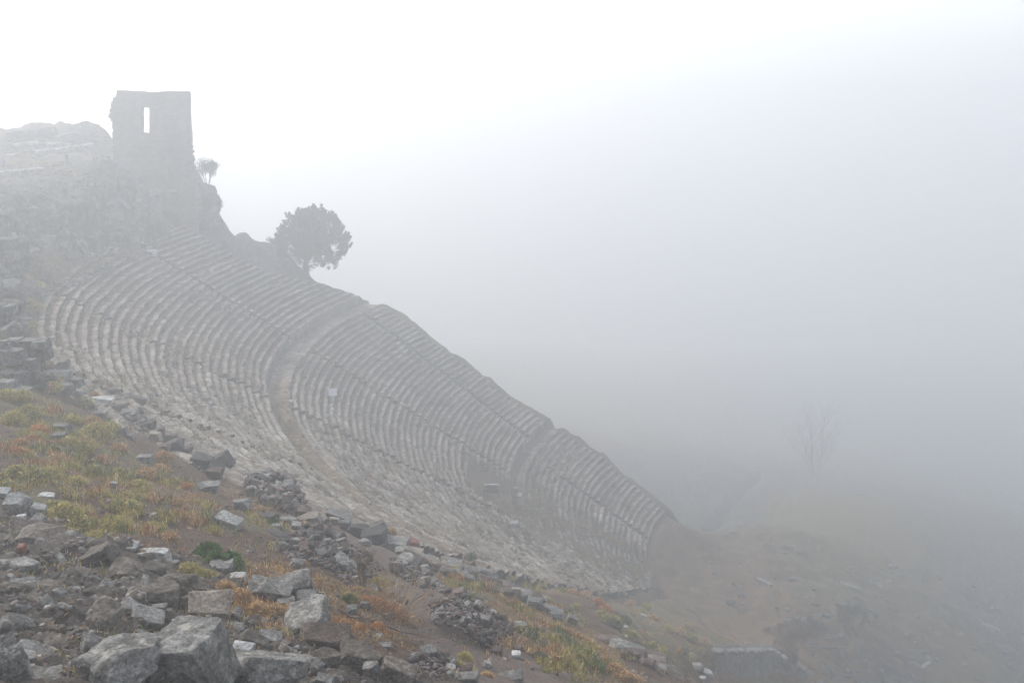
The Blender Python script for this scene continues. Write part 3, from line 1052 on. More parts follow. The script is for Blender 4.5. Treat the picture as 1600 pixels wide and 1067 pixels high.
def build_round_tree():
    p = Vector(at(478, 437, 141.0)); p.z = float(Zs(np.array([p.x]), np.array([p.y]))[0]) - .2
    base_v = Vector(at(478, 437, 141.0))
    p.z = max(p.z, base_v.z - .8)
    root = empty('round_tree', p)
    tag(root, 'large round evergreen tree with dense crown at the upper far edge of the theatre', 'tree')
    cc = Vector(at(487, 381, 141.0)) - p
    g = random.Random(5)
    B = Buf(); tips = []
    tube(B, [(0, 0, -1), (.05, 0, .4), (.15, 0, 1.6), (.3, 0, 2.8)], [.62, .5, .42, .36], 9)
    for q in range(9):
        a = q * 2 * math.pi / 9
        limb(B, Vector((.2, 0, 1.6 + .15 * q)), Vector((math.cos(a) * .8, math.sin(a) * .8, .8)), 2.4, .2, 2, .6, tips, g)
    link('trunk', B.mesh('trunk'), M_BARK, root)
    g2 = np.random.default_rng(3)
    cs, rs = [], []
    rx, rz = 4.9, 4.5
    while len(cs) < 460:
        d = g2.normal(size=3); d /= np.linalg.norm(d)
        t = g2.random() ** .5
        q = np.array([d[0] * rx * t, d[1] * rx * t, d[2] * rz * t])
        if q[2] < -2.5 and q[0] < -1.2 or q[2] < -3.4: continue
        lump = 1 + float(fbm(math.atan2(d[1], d[0]) * 1.3 + 5, d[2] * 2.2, 55, 3)) * .22
        q = q * lump
        if float(fbm(q[0] * .55 + 9, q[2] * .55 + q[1] * .4, 57, 2)) > .95: continue
        cs.append(q + np.array(cc)); rs.append(g2.uniform(.45, .9) * (1.0 if t < .8 else .55))
    # upright sprays that break the outline
    for q in range(420):
        a = g2.uniform(0, 6.283); el = g2.uniform(-.35, 1.5)
        d = np.array([math.cos(a) * math.cos(el), math.sin(a) * math.cos(el), math.sin(el)])
        bp = d * np.array([rx, rx, rz]) * g2.uniform(.86, 1.05) * (1 + float(fbm(a * 1.3 + 5, d[2] * 2.2, 55, 3)) * .22) + np.array(cc)
        for s in range(3):
            cs.append(bp + np.array([d[0] * .16, d[1] * .16, .24]) * s); rs.append(.24 - .07 * s)
    # side bush at the left
    for q in range(26):
        cs.append(np.array(cc) + np.array([-5.3, 0, .2]) + g2.normal(0, .55, 3)); rs.append(.45)
    link('crown', leaf_cloud(110000, cs, rs, .19, [(.035, .05, .03), (.05, .07, .038), (.028, .04, .026), (.06, .075, .045)], 2), M_LEAF, root)
    return root


round_tree = build_round_tree()


def build_haze():
    bm = bmesh.new(); bmesh.ops.create_cube(bm, size=1)
    me = bpy.data.meshes.new('haze'); bm.to_mesh(me); bm.free()
    o = bpy.data.objects.new('haze', me); C.objects.link(o)
    x0, x1, y0, y1, z0, z1 = -490, 490, -110, 490, -128, 20
    o.location = ((x0 + x1) / 2, (y0 + y1) / 2, (z0 + z1) / 2); o.scale = (x1 - x0, y1 - y0, z1 - z0)
    m = bpy.data.materials.new('haze_volume'); m.use_nodes = True
    nt = m.node_tree; nt.nodes.clear()
    ou = nt.nodes.new('ShaderNodeOutputMaterial'); v = nt.nodes.new('ShaderNodeVolumePrincipled')
    v.inputs['Color'].default_value = (.905, .922, .94, 1)
    v.inputs['Density'].default_value = HAZE_DENSITY
    v.inputs['Anisotropy'].default_value = .52
    nt.links.new(v.outputs[0], ou.inputs['Volume'])
    me.materials.append(m)
    tag(o, 'thick fog filling the valley and hiding everything beyond the theatre', 'fog', kind='stuff')
    return o


haze = build_haze()

# ---------------------------------------------------------------- cliff and upper bank
def stone_individual(p, size, mat, name, seed, sub=3, box=0, planes=9, squash=(1, 1, .7), rot=None, sink=.2, key=None, rough=.06):
    key = key or (name, seed % 7, sub, box)
    if key not in _rock_cache:
        V, F = rock_vf(seed % 7 + 50 + int(box * 10), sub, planes, box, rough)
        _rock_cache[key] = raw_mesh(name, V, F)
    me = _rock_cache[key]
    if not me.materials: me.materials.append(mat)
    o = bpy.data.objects.new(name, me); C.objects.link(o)
    o.material_slots[0].link = 'OBJECT'; o.material_slots[0].material = mat
    sx, sy, sz = [size * .5 * q for q in squash]
    o.scale = (sx, sy, sz)
    o.location = Vector(p) + Vector((0, 0, sz * (1 - 2 * sink)))
    o.rotation_euler = rot if rot is not None else (rnd.uniform(-.35, .35), rnd.uniform(-.35, .35), rnd.uniform(0, 6.28))
    return o


def small_bush(p, w, seed, label):
    g = np.random.default_rng(seed + 300)
    root = empty('cliff_bush', Vector(p)); tag(root, label, 'bush', 'bushes of the cliff')
    cs = g.normal(0, .28 * w, (14, 3)); cs[:, 2] = np.abs(cs[:, 2]) * .8 + .3
    link('foliage', leaf_cloud(1300, cs, np.full(14, .3 * w), .16, [(.03, .045, .022), (.05, .07, .03), (.045, .05, .03)], seed), M_LEAF, root)
    B_ = Buf(); gg = random.Random(seed)
    for k_ in range(5): limb(B_, Vector((0, 0, -.2)), Vector((gg.uniform(-.6, .6), gg.uniform(-.6, .6), 1)), .5 * w, .03, 1, .5, None, gg)
    link('stem', B_.mesh('stem'), M_BARK, root)


cliff_poly = [(0, 335), (60, 325), (140, 312), (200, 300), (245, 325), (262, 372), (235, 392), (120, 392), (70, 400), (0, 410)]
items = []
for q, (x, y) in enumerate(poly_pts(cliff_poly, 95)):
    p = ground_fast(x, y)
    s = rnd.uniform(1.3, 3.4)
    o = stone_individual(p, s, M_CLIFF, 'cliff_boulder', q, 5, rnd.choice([0, 0, .35]), 11, (rnd.uniform(.7, 1.1), .9, rnd.uniform(.8, 1.5)), sink=.45, rough=.11)
    items.append((o, x, y, 'huge jagged' if s > 2.9 else 'big jagged' if s > 2.3 else 'mid sized' if s > 1.8 else 'smaller'))
label_in_order(items, [340, 358, 375], ['along the cliff top', 'high on the cliff', 'low on the cliff', 'at the cliff foot'], 'cliff boulder', 'boulder', 'boulders of the cliff behind the theatre')
items = []
spur_poly = [(250, 300), (303, 270), (322, 300), (336, 322), (344, 344), (330, 362), (270, 368), (245, 350)]
for q, (x, y) in enumerate(poly_pts(spur_poly, 44)):
    d = pray(x, y); p = at(x, y, 134.5 + rnd.uniform(-1.2, 1.5)); z = float(Zs(np.array([p[0]]), np.array([p[1]]))[0]); p[2] = min(p[2], z + 1.5)
    o = stone_individual(p, rnd.uniform(1.4, 3.2), M_CLIFF, 'spur_boulder', q, 5, rnd.choice([0, .35]), 11, (1, .9, rnd.uniform(.7, 1.3)), sink=.45, rough=.1)
    items.append((o, x, y, 'big dark' if o.scale.x > 1.1 else 'small dark'))
label_in_order(items, [320, 342], ['at the top of the spur by the tower', 'halfway down the spur by the tower', 'at the foot of the spur by the tower'], 'boulder', 'boulder', 'boulders of the spur beside the tower')
items = []
for q, (x, y) in enumerate(poly_pts([(0, 345), (70, 350), (85, 385), (55, 430), (40, 520), (0, 560)], 46)):
    p = ground_fast(x, y)
    o = stone_individual(p, rnd.uniform(.7, 2.0), rnd.choice([M_CLIFF, M_ASHLAR, M_GREY]), 'bank_rock', q, 4, rnd.choice([0, .4]), 10, (1.1, .9, rnd.uniform(.5, .9)), sink=.35)
    items.append((o, x, y, 'big grey' if o.scale.x > .8 else 'small grey'))
label_in_order(items, [375, 405, 440, 480], ['under the plateau edge', 'on the bank left of the cliff', 'on the grassy bank by the top row', 'just above the block wall', 'among the block wall'], 'rock', 'rock', 'rocks on the upper left bank')
for q, (x, y, w) in enumerate([(75, 372, 2.2), (110, 376, 2.0), (148, 370, 2.6), (190, 372, 2.2), (232, 368, 2.4), (262, 345, 2.2), (28, 398, 1.8), (20, 360, 2.6), (215, 345, 2.0), (130, 345, 1.8)]):
    p_ = ground_fast(x, y); D_ = float(p_[1])
    small_bush(p_, w, q, 'dark green bush growing ' + ['at the foot of the cliff near its left end', 'at the cliff foot, second from its left end', 'in the middle of the cliff foot', 'at the cliff foot under the tower', 'at the cliff foot right of the tower wall', 'on the cliff under the arched recess', 'on the bank beside the lone pale boulder', 'among dark rocks at the left edge', 'high on the cliff just under the tower', 'halfway up the cliff, left of the tower'][q])
for q, (x, y, w) in enumerate([(316, 300, 2.4), (330, 318, 2.2), (306, 288, 1.8)]):
    p_ = Vector(at(x, y, 134.0)); z_ = float(Zs(np.array([p_.x]), np.array([p_.y]))[0]); p_.z = min(p_.z, z_ + 1.2)
    small_bush(p_, w, q + 40, 'dark bush hugging ' + ['the spur just below the young tree', 'the lower part of the rocky spur', 'the right foot of the tower wall'][q])
o = place_rock(50, 392, 17, 17, M_PALE, 'round_boulder', 'smooth pale rounded boulder standing alone at the foot of the cliff, left of the seats', 'boulder', sub=5, rough=.03, planes=16, sink=.1)
# small loose stones of the cliff foot and the plateau: uncountable
B = Buf()
for x, y in poly_pts([(0, 212), (175, 210), (178, 300), (250, 390), (60, 470), (0, 480)], 1500):
    p = ground_fast(x, y); V, F = rock_vf(rnd.randrange(200), 1, 7)
    s = rnd.uniform(.12, .5); t = rnd.uniform(.6, 1.5)
    a = rnd.uniform(0, 6.28); Rm = np.array([[math.cos(a), -math.sin(a), 0], [math.sin(a), math.cos(a), 0], [0, 0, .6]])
    B.add((V @ Rm.T) * s + p, F, np.array([.10, .102, .096]) * t)
o = link('scree', B.mesh('scree'), M_BLADE); tag(o, 'loose grey stones strewn over the plateau and the foot of the cliff', 'scree', kind='stuff')


# ---------------------------------------------------------------- plateau: low walls, marble slabs, people
def slab(px0, py0, px1, py1, w, h, mat, name, label, cat, Y=None, group=None, lift=0.0, seed=3):
    a = Vector(ground_pt(px0, py0)) if Y is None else Vector(at(px0, py0, Y)); b = Vector(ground_pt(px1, py1)) if Y is None else Vector(at(px1, py1, Y))
    d = b - a; L = d.length
    bm = bmesh.new(); n = max(4, int(L / .35))
    prof = [(-w / 2, -h * 1.5), (-w / 2, h * .92), (-w / 2 + .03, h), (w / 2 - .03, h), (w / 2, h * .92), (w / 2, -h * 1.5)]
    V = []
    for i in range(n + 1):
        t = i / n
        for q, (u, v) in enumerate(prof):
            V.append((t * L, u + float(fbm(t * L * .9, q * 3.1, seed, 3)) * .06 * min(1, w), v + (float(fbm(t * L * .8, 2.0, seed + 4, 3)) * .12 * h / .4 if v > 0 else 0)))
    m_ = len(prof); F = [[i * m_ + q, i * m_ + (q + 1) % m_, (i + 1) * m_ + (q + 1) % m_, (i + 1) * m_ + q] for i in range(n) for q in range(m_)]
    F += [[0, 1, 2, 3], [0, 3, 4, 5], [n * m_ + 3, n * m_ + 2, n * m_ + 1, n * m_], [n * m_ + 5, n * m_ + 4, n * m_ + 3, n * m_]]
    o = link(name, raw_mesh(name, V, F), mat)
    o.location = a + Vector((0, 0, lift))
    o.rotation_euler = (0, -math.atan2(d.z, math.hypot(d.x, d.y)), math.atan2(d.y, d.x))
    bm.free()
    return tag(o, label, cat, group)


slab(52, 237, 142, 226, 1.6, .18, M_WHITE, 'marble_kerb', 'long pale marble kerb on the plateau, slanting up towards the tower', 'kerb')
slab(20, 228, 60, 224, .9, .3, M_PALE, 'low_wall', 'short pale low wall on the plateau behind the long marble kerb', 'wall')
slab(70, 224, 112, 226, .7, .2, M_WHITE, 'marble_block', 'narrow white marble block line behind the long kerb', 'block')
slab(-20, 270, 68, 263, .6, .12, M_WHITE, 'pale_step', 'thin pale stone step across the slope at the left edge', 'step')
slab(10, 243, 28, 242, .6, .2, M_WHITE, 'small_marble', 'small white marble piece near the person in blue', 'block')
slab(88, 222, 120, 214, .8, .8, M_GREY, 'ruined_foundation', 'grey foundation wall on the skyline left of the tower', 'wall')
slab(10, 214, 88, 206, 1.2, .7, M_GREY, 'skyline_wall', 'low ruined wall along the skyline at the top left', 'wall')
slab(120, 396, 146, 398, .5, .2, M_WHITE, 'white_beam', 'short white stone beam lying above the top row of seats', 'beam')
slab(225, 393, 241, 394, .9, .35, M_WHITE, 'white_block', 'bright white marble block at the head of the central stair', 'block')
slab(172, 388, 182, 392, .5, .2, M_WHITE, 'white_slab', 'small white slab between the cliff and the top row of seats', 'slab')
for q, (x, y, w, mt) in enumerate([(205, 388, .9, M_GREY), (215, 386, .7, M_CLIFF), (192, 389, .8, M_GREY), (155, 400, .7, M_GREY)]):
    pass


def build_person(name, px, py_foot, hgt, label, top_mat, leg_mat, Y=None, lean=0, arms='down'):
    g = ground_pt(px, py_foot)
    s = hgt / 1.75
    J = {'hip': (0, 0, .92), 'waist': (0, 0, 1.08), 'chest': (0, .01, 1.32), 'neck': (0, 0, 1.47), 'head': (0, -.01, 1.56), 'crown': (0, 0, 1.70),
         'shL': (-.19, 0, 1.42), 'elL': (-.25, .02, 1.14), 'haL': (-.24, -.06, .90), 'fiL': (-.235, -.08, .82),
         'shR': (.19, 0, 1.42), 'elR': (.25, .02, 1.14), 'haR': (.22, -.10, .92), 'fiR': (.215, -.13, .85),
         'hL': (-.10, 0, .88), 'kL': (-.11, -.02, .49), 'aL': (-.12, .02, .09), 'tL': (-.13, -.15, .04),
         'hR': (.10, 0, .88), 'kR': (.12, -.05, .49), 'aR': (.14, -.02, .09), 'tR': (.16, -.18, .04)}
    rad = {'hip': .15, 'waist': .14, 'chest': .165, 'neck': .055, 'head': .095, 'crown': .07, 'shL': .07, 'elL': .045, 'haL': .032, 'fiL': .02, 'shR': .07, 'elR': .045, 'haR': .032, 'fiR': .02,
           'hL': .095, 'kL': .06, 'aL': .045, 'tL': .03, 'hR': .095, 'kR': .06, 'aR': .045, 'tR': .03}
    E = [('hip', 'waist'), ('waist', 'chest'), ('chest', 'neck'), ('neck', 'head'), ('head', 'crown'), ('chest', 'shL'), ('shL', 'elL'), ('elL', 'haL'), ('haL', 'fiL'), ('chest', 'shR'), ('shR', 'elR'), ('elR', 'haR'), ('haR', 'fiR'),
         ('hip', 'hL'), ('hL', 'kL'), ('kL', 'aL'), ('aL', 'tL'), ('hip', 'hR'), ('hR', 'kR'), ('kR', 'aR'), ('aR', 'tR')]
    ks = list(J); me = bpy.data.meshes.new(name)
    me.from_pydata([tuple(c * s for c in J[k]) for k in ks], [(ks.index(a), ks.index(b)) for a, b in E], [])
    o = bpy.data.objects.new(name, me); C.objects.link(o)
    sk = o.modifiers.new('Skin', 'SKIN'); sk.use_smooth_shade = True
    for i, k in enumerate(ks):
        sv = me.skin_vertices[0].data[i]; sv.radius = (rad[k] * s, rad[k] * s * .8); sv.use_root = (k == 'hip')
    ss = o.modifiers.new('Subdivision', 'SUBSURF'); ss.levels = ss.render_levels = 2
    dg = bpy.context.evaluated_depsgraph_get(); dg.update()
    m2 = bpy.data.meshes.new_from_object(o.evaluated_get(dg))
    o.modifiers.clear(); o.data = m2; m2.materials.clear()
    for m_ in (leg_mat, top_mat, M_SKIN): m2.materials.append(m_)
    for p in m2.polygons:
        c = p.center / s
        p.material_index = 2 if c.z > 1.46 or (abs(c.x) > .2 and c.z < .93 and c.z > .7) else (1 if c.z > .93 else 0)
    o.location = g; o.rotation_euler = (0, 0, rnd.uniform(-.6, .6))
    B = Buf(); V, F = rock_vf(77, 3, 3, 0, .01)
    keep = V * np.array([.105, .115, .10]) * s + np.array([0, .02, 1.635]) * s
    B.add(keep, F)
    link('hair', B.mesh('hair', True), M_DARKCLOTH, o)
    tag(o, label, 'person')
    return o


build_person('person', 106, 259, 1.75, 'person in dark clothes with a light patch, standing on the bank below the marble kerb', M_DARKCLOTH, M_DARKCLOTH)
build_person('person', 7, 268, 1.75, 'person in blue top standing at the far left edge of the photo', M_BLUECLOTH, M_DARKCLOTH)


# ---------------------------------------------------------------- trees and shrubs of the background
def small_tree(px, py, Y, h, w, name, label, cat, cols, n=5000, size=.14, seed=1, group=None, tr=.06):
    p = Vector(at(px, py, Y)) if Y else ground_pt(px, py)
    root = empty(name, p); tag(root, label, cat, group)
    B = Buf(); tips = []; g = random.Random(seed)
    for q in range(4):
        limb(B, Vector((0, 0, -.2)), Vector((g.uniform(-.5, .5), g.uniform(-.4, .4), 1)), h * .6, tr, 2, .6, tips, g)
    link('stem', B.mesh('stem'), M_BARK, root)
    cs = [(t.x, t.y, max(t.z, h * .25)) for t in tips]; rs = [w * .2] * len(cs)
    link('crown', leaf_cloud(n, cs, rs, size, cols, seed), M_LEAF, root)
    return root


GREENS = [(.04, .055, .03), (.06, .075, .04), (.05, .06, .035)]
small_tree(325, 291, 130.5, 2.9, 3.0, 'young_tree', 'small young tree leaning out from the rocky spur right of the tower', 'tree', GREENS, 2600, .16, 4)
small_tree(425, 425, 139, 2.3, 3, 'low_bush', 'low bush at the left foot of the round tree', 'bush', GREENS, 4000, .16, 9)

p = Vector(at(1266, 800, 215)); p.z = min(p.z, float(Zs(np.array([p.x]), np.array([p.y]))[0]))
bt = empty('bare_tree', p); tag(bt, 'tall bare leafless tree standing alone in the fog at the right', 'tree')
top = at(1262, 645, 215)[2] - p.z
B = Buf(); g = random.Random(21); tips = []
tube(B, [(0, 0, -.6), (.1, 0, top * .2), (-.05, .1, top * .42)], [.3, .24, .2], 8)
limb(B, Vector((-.05, .1, top * .4)), Vector((-.05, 0, 1)), top * .3, .17, 5, .5, tips, g, None, .2)
for q in range(8):
    limb(B, Vector((-.02, .05, top * (.22 + .04 * q))), Vector((g.uniform(-.8, .8), g.uniform(-.6, .6), 1)), top * .24, .11, 4, .55, tips, g, None, .22)
link('trunk', B.mesh('trunk'), M_BARK, bt)
for q, (px, py, Y, s) in enumerate([(1240, 1025, 84, 3.2), (1222, 1050, 78, 2.4), (1330, 985, 104, 3.2), (1265, 1000, 96, 2.6)]):
    lab = ['large reddish brown thicket behind the end of the retaining wall', 'leafless brown brush at the right end of the retaining wall', 'dim grey green bush in the fog right of the wall', 'hazy bush behind the brown thicket'][q]
    p = ground_pt(px, py)
    root = empty('brush', p); tag(root, lab, 'brush')
    B = Buf(); g = random.Random(q + 60); tips = []
    for k in range(16): limb(B, Vector((g.uniform(-.8, .8), g.uniform(-.6, .6), -.2)), Vector((g.uniform(-.6, .6), g.uniform(-.6, .6), 1)), s * .5, .03, 2, .5, tips, g)
    link('stem', B.mesh('stem'), M_DEADWOOD, root)
    cols = [(.12, .07, .055), (.15, .095, .07)] if q < 2 else [(.07, .08, .05), (.1, .1, .07)]
    link('crown', leaf_cloud(6000, [(t.x, t.y, t.z) for t in tips], [.35] * len(tips), .12, cols, q), M_LEAF, root)
slab(1250, 1020, 1500, 1028, .05, .05, M_METAL, 'rope_line', 'thin pale rope line stretched across the foggy slope at the lower right', 'rope', lift=1.0)

# ruins in the valley, dim in the fog
for q, (a, b_, c, d_, w, h, lab) in enumerate([
        (1250, 972, 1278, 980, 1.2, .8, 'low ruined wall below the theatre, nearest in the fog'), (1310, 912, 1340, 924, 1.0, .7, 'faint broken wall in the fog under the bare tree'),
        (1420, 1035, 1440, 1047, .8, .6, 'left side of the small foundation in the fog'), (1440, 1047, 1452, 1036, .8, .6, 'right side of the small foundation in the fog'),
        (1530, 975, 1560, 988, 1.2, .8, 'faint wall line near the right edge'), (1180, 905, 1205, 917, 1.0, .7, 'faint terrace wall just beyond the lowest seats')]):
    slab(a, b_, c, d_, w * .6, h * .6, M_GREY, 'low_ruin', lab, 'wall', seed=q)
B = Buf()
for x, y in poly_pts([(1080, 880), (1250, 850), (1600, 930), (1650, 1080), (1280, 1080)], 260):
    p = ground_fast(x, y); V, F = chip_vf(rnd.randrange(200))
    B.add(V * np.array([1, 1, .6]) * rnd.uniform(.25, .9) + p, F, np.array([.10, .10, .095]) * rnd.uniform(.6, 1.6))
o = link('valley_rubble', B.mesh('valley_rubble'), M_BLADE); tag(o, 'scattered stones of ruins on the foggy slope below', 'rubble', kind='stuff')

# ---------------------------------------------------------------- on the seats
def cone_pt(k, tier, th, dr=.3):
    r, z = row_rz(k, tier)
    return np.array([AX + (r + dr) * math.cos(R(th)), AY + (r + dr) * math.sin(R(th)), z])


B = Buf(); W_ = Buf()
for q in range(12500):
    ri = rnd.randrange(len(ROWS)); k, tier, r, z, dep, rise = ROWS[ri]
    if rnd.random() > r / 95: continue
    a0, a1 = row_span(k, tier, r) if (k, tier) not in _gt else _gt[(k, tier)]
    _gt[(k, tier)] = (a0, a1)
    th = rnd.uniform(a0, a1)
    u, sink = ruin(k, tier, np.array([th])); u = float(u[0])
    n = float(fbm(th * .5, k * .3, 91, 3)) * .5 + .5
    if rnd.random() > .18 + n * .7 + u: continue
    if th < 178 and rnd.random() < .6: continue
    c = cone_pt(k, tier, th, rnd.choice([rnd.uniform(0, .7), rnd.uniform(.42, .72)])); c[2] -= float(sink[0]) + .04
    s = rnd.uniform(.05, .15) * (1 + u * .8)
    V, F = rock_vf(rnd.randrange(150), 1, 7)
    t = rnd.choice([.6, .8, 1.0, 1.2, 1.9])
    B.add(V * np.array([1, 1, .7]) * s + c, F, np.array([.19, .182, .168]) * t)
o = link('seat_rubble', B.mesh('seat_rubble'), M_BLADE); tag(o, 'small loose stones littering the rows of seats', 'rubble', kind='stuff')


def blades(pts, n_each, h, w, cols, spread=.12, seed=0, lean=.5):
    g = np.random.default_rng(seed)
    P = np.repeat(np.asarray(pts, float), n_each, 0); n = len(P)
    hh = np.repeat(np.asarray(h, float) * np.ones(len(pts)), n_each) * g.uniform(.5, 1.2, n)
    P = P + np.stack([g.normal(0, spread, n), g.normal(0, spread, n), np.zeros(n) - .03], 1)
    a = g.uniform(0, 6.283, n); l = g.normal(0, lean, n)
    d = np.stack([np.cos(a) * l, np.sin(a) * l, np.ones(n)], 1); d /= np.linalg.norm(d, axis=1)[:, None]
    b = g.uniform(0, 6.283, n); s = np.stack([np.cos(b), np.sin(b), np.zeros(n)], 1) * (w * g.uniform(.6, 1.3, n))[:, None]
    mid = P + d * (hh * .6)[:, None]; tip = P + d * hh[:, None] + np.stack([np.cos(a), np.sin(a), -.2 * np.ones(n)], 1) * (np.abs(l) * hh * .4)[:, None]
    V = np.stack([P - s, P + s, mid + s * .7, tip, mid - s * .7], 1)
    V4 = np.stack([V[:, 0], V[:, 1], V[:, 2], V[:, 4]], 1)
    VV = V.reshape(-1, 3)
    i = np.arange(n) * 5
    F4 = np.stack([i, i + 1, i + 2, i + 4], 1); F3 = np.stack([i + 4, i + 2, i + 3, i + 3], 1)
    cl = np.asarray(cols)
    ci = cl[np.repeat(g.integers(0, len(cl), len(pts)), n_each)] * g.uniform(.65, 1.35, n)[:, None]
    return VV, F4, F3, np.repeat(ci, 5, 0)


def blade_mesh(name, sets):
    """sets: list of blades() results, one mesh of quads and triangles"""
    Vs, Fq, Ft, Cs, k = [], [], [], [], 0
    for V, F4, F3, c in sets:
        Vs.append(V); Fq.append(F4 + k); Ft.append(F3[:, :3] + k); Cs.append(c); k += len(V)
    V = np.vstack(Vs); Q = np.vstack(Fq); T = np.vstack(Ft)
    me = bpy.data.meshes.new(name)
    me.vertices.add(len(V)); me.vertices.foreach_set('co', V.astype(np.float32).ravel())
    lo = np.concatenate([Q.ravel(), T.ravel()]).astype(np.int32)
    me.loops.add(len(lo)); me.loops.foreach_set('vertex_index', lo)
    me.polygons.add(len(Q) + len(T))
    me.polygons.foreach_set('loop_start', np.concatenate([np.arange(len(Q)) * 4, len(Q) * 4 + np.arange(len(T)) * 3]).astype(np.int32))
    me.polygons.foreach_set('loop_total', np.concatenate([np.full(len(Q), 4), np.full(len(T), 3)]).astype(np.int32))
    me.update()
    set_col(me, 'col', np.vstack(Cs))
    return me


YELLOW = [(.54, .43, .16), (.46, .38, .13), (.36, .34, .11), (.60, .48, .22), (.27, .28, .085)]
STRAW = [(.60, .42, .21), (.50, .33, .16), (.66, .48, .27), (.36, .22, .10), (.42, .19, .08)]
ORANGE = [(.56, .29, .12), (.46, .23, .09), (.60, .36, .17), (.40, .19, .08)]
GREEN = [(.10, .16, .035), (.13, .19, .05), (.08, .12, .03), (.17, .21, .07)]
GREYG = [(.17, .19, .12), (.21, .22, .14), (.14, .16, .09)]
BROWN = [(.16, .10, .06), (.12, .075, .05), (.20, .12, .075)]

pts = []
for q in range(5200):
    ri = rnd.randrange(len(ROWS)); k, tier, r, z, dep, rise = ROWS[ri]
    a0, a1 = row_span(k, tier, r)
    th = rnd.uniform(max(a0, 176), a1)
    n = float(fbm(th * .35, k * .2, 93, 3))
    near = min(abs(th - s) for s in STAIRS[tier]) < 1.2
    if n < .12 and not near and not (dep > 1 and th > 190): continue
    pts.append(cone_pt(k, tier, th, rnd.uniform(.4, .75)))
for th in np.arange(193, 214, .12):
    pts.append(cone_pt(25, 1, th + rnd.uniform(-.1, .1), rnd.uniform(.3, 2.2)))
me = blade_mesh('row_weeds', [blades(pts, 22, .26, .022, [(.34, .28, .12), (.26, .24, .09), (.20, .22, .08), (.15, .19, .06), (.30, .17, .09), (.24, .14, .08)], .2, 3, .7)])
tag(link('row_weeds', me, M_BLADE), 'tufts of dry grass and weeds growing between the seats', 'weeds', kind='stuff')

# information board on the middle rows
g0 = cone_pt(31, 1, 187.0, .2)
bd = empty('information_board', Vector(g0)); tag(bd, 'small white information board standing among the middle rows of seats', 'sign')
for nm, mt, c, s in (('panel', M_BOARD, (0, 0, .75), (.95, .05, .82)), ('post', M_METAL, (-.35, .06, .2), (.06, .05, .9)), ('post', M_METAL, (.35, .06, .2), (.06, .05, .9))):
    bm = bmesh.new(); bmesh.ops.create_cube(bm, size=1); bmesh.ops.scale(bm, vec=s, verts=bm.verts); bmesh.ops.translate(bm, vec=c, verts=bm.verts)
    bmesh.ops.bevel(bm, geom=bm.edges[:], offset=.008, segments=1, affect='EDGES')
    me = bpy.data.meshes.new(nm); bm.to_mesh(me); bm.free(); link(nm, me, mt, bd)
B = Buf()
for i, zz in enumerate([1.02, .95, .88, .78, .71, .64, .57]):
    w = .36 if i not in (0, 3) else .25
    B.add([(-w, -.028, zz), (w, -.028, zz), (w, -.028, zz + .02), (-w, -.028, zz + .02)], [[0, 1, 2, 3]])
bd.rotation_euler = (R(-20), 0, R(12))

# marble pieces lying on the rows
for q, (px, py, w, h, lab) in enumerate([
        (455, 630, 8, 5, 'white marble stone on the upper walkway beside the middle rows'), (597, 618, 7, 7, 'white block standing beside the middle stair'),
        (630, 634, 8, 4, 'pale slab lying against the middle stair'), (848, 757, 6, 5, 'round white stone among the lower rows'),
        (803, 819, 14, 5, 'broad white slab lying on the brown ground below the pit'), (812, 775, 9, 4, 'pale slab beside the pit'), (806, 764, 7, 3, 'thin white slab above the pit'),
        (330, 634, 7, 7, 'white stone with a dark hole on the upper rows'), (1000, 500, 1, 1, '')]):
    if not lab: continue
    p = ground_pt(px, py)
    o = stone_individual(p, w / 1535 * p.length * .95, M_PALE, 'marble_piece', q, 4, .8, 6, (1, .8, h / w), sink=.05)
    tag(o, lab, 'stone')
# pale worn blocks of the nearest seats on the top rows
for q, (px, py, w, h, rz, lab) in enumerate([(124, 472, 22, 32, 0, 'x')]):
    pass
# walled pit in the excavated hollow
pr = empty('stone_pit', ground_pt(768, 768)); tag(pr, 'square stone lined pit in the brown excavated hollow of the middle rows', 'pit')
for nm, c, s in (('lintel', (0, .6, .62), (1.8, .22, .14)), ('side_wall', (-.8, 0, .05), (.2, 1.3, 1.1)), ('side_wall', (.8, 0, .05), (.2, 1.3, 1.1)), ('back_wall', (0, .75, .0), (1.6, .2, 1.15))):
    V, F = rock_vf(31 + int(c[0] * 10), 4, 4, 1.0, .03)
    o = link(nm, raw_mesh(nm, V * np.array(s) / 2, F), M_WHITE if nm == 'lintel' else M_DARK, pr); o.location = c

# ---------------------------------------------------------------- block walls of the left edge
def block_wall(name, label, px0, py_base, Y, cols, rows_, bw, bh, seed, skew=0.0, depthw=.8, fade=0):
    """courses of squared blocks, each a part of the wall"""
    g = random.Random(seed)
    b0 = Vector(at(px0, py_base, Y)); root = empty(name, b0); tag(root, label, 'wall')
    for r in range(rows_):
        x = -.3 * (r % 2) * bw
        n = cols - int(fade * r)
        for c in range(max(1, n)):
            w = bw * g.uniform(.7, 1.25); h = bh * g.uniform(.9, 1.08)
            V, F = rock_vf(g.randrange(9999), 4, 4, 1.0, .05)
            o = link('block', raw_mesh('block', V * np.array([w / 2 * .97, depthw / 2, h / 2 * .97]), F), M_ASHLAR, root)
            o.location = (x + w / 2 + g.uniform(-.03, .03), g.uniform(-.08, .08) + skew * r, bh * (r + .5) - .15)
            o.rotation_euler = (R(g.uniform(-2, 2)), R(g.uniform(-2, 2)), R(g.uniform(-4, 4)))
            x += w
    return root


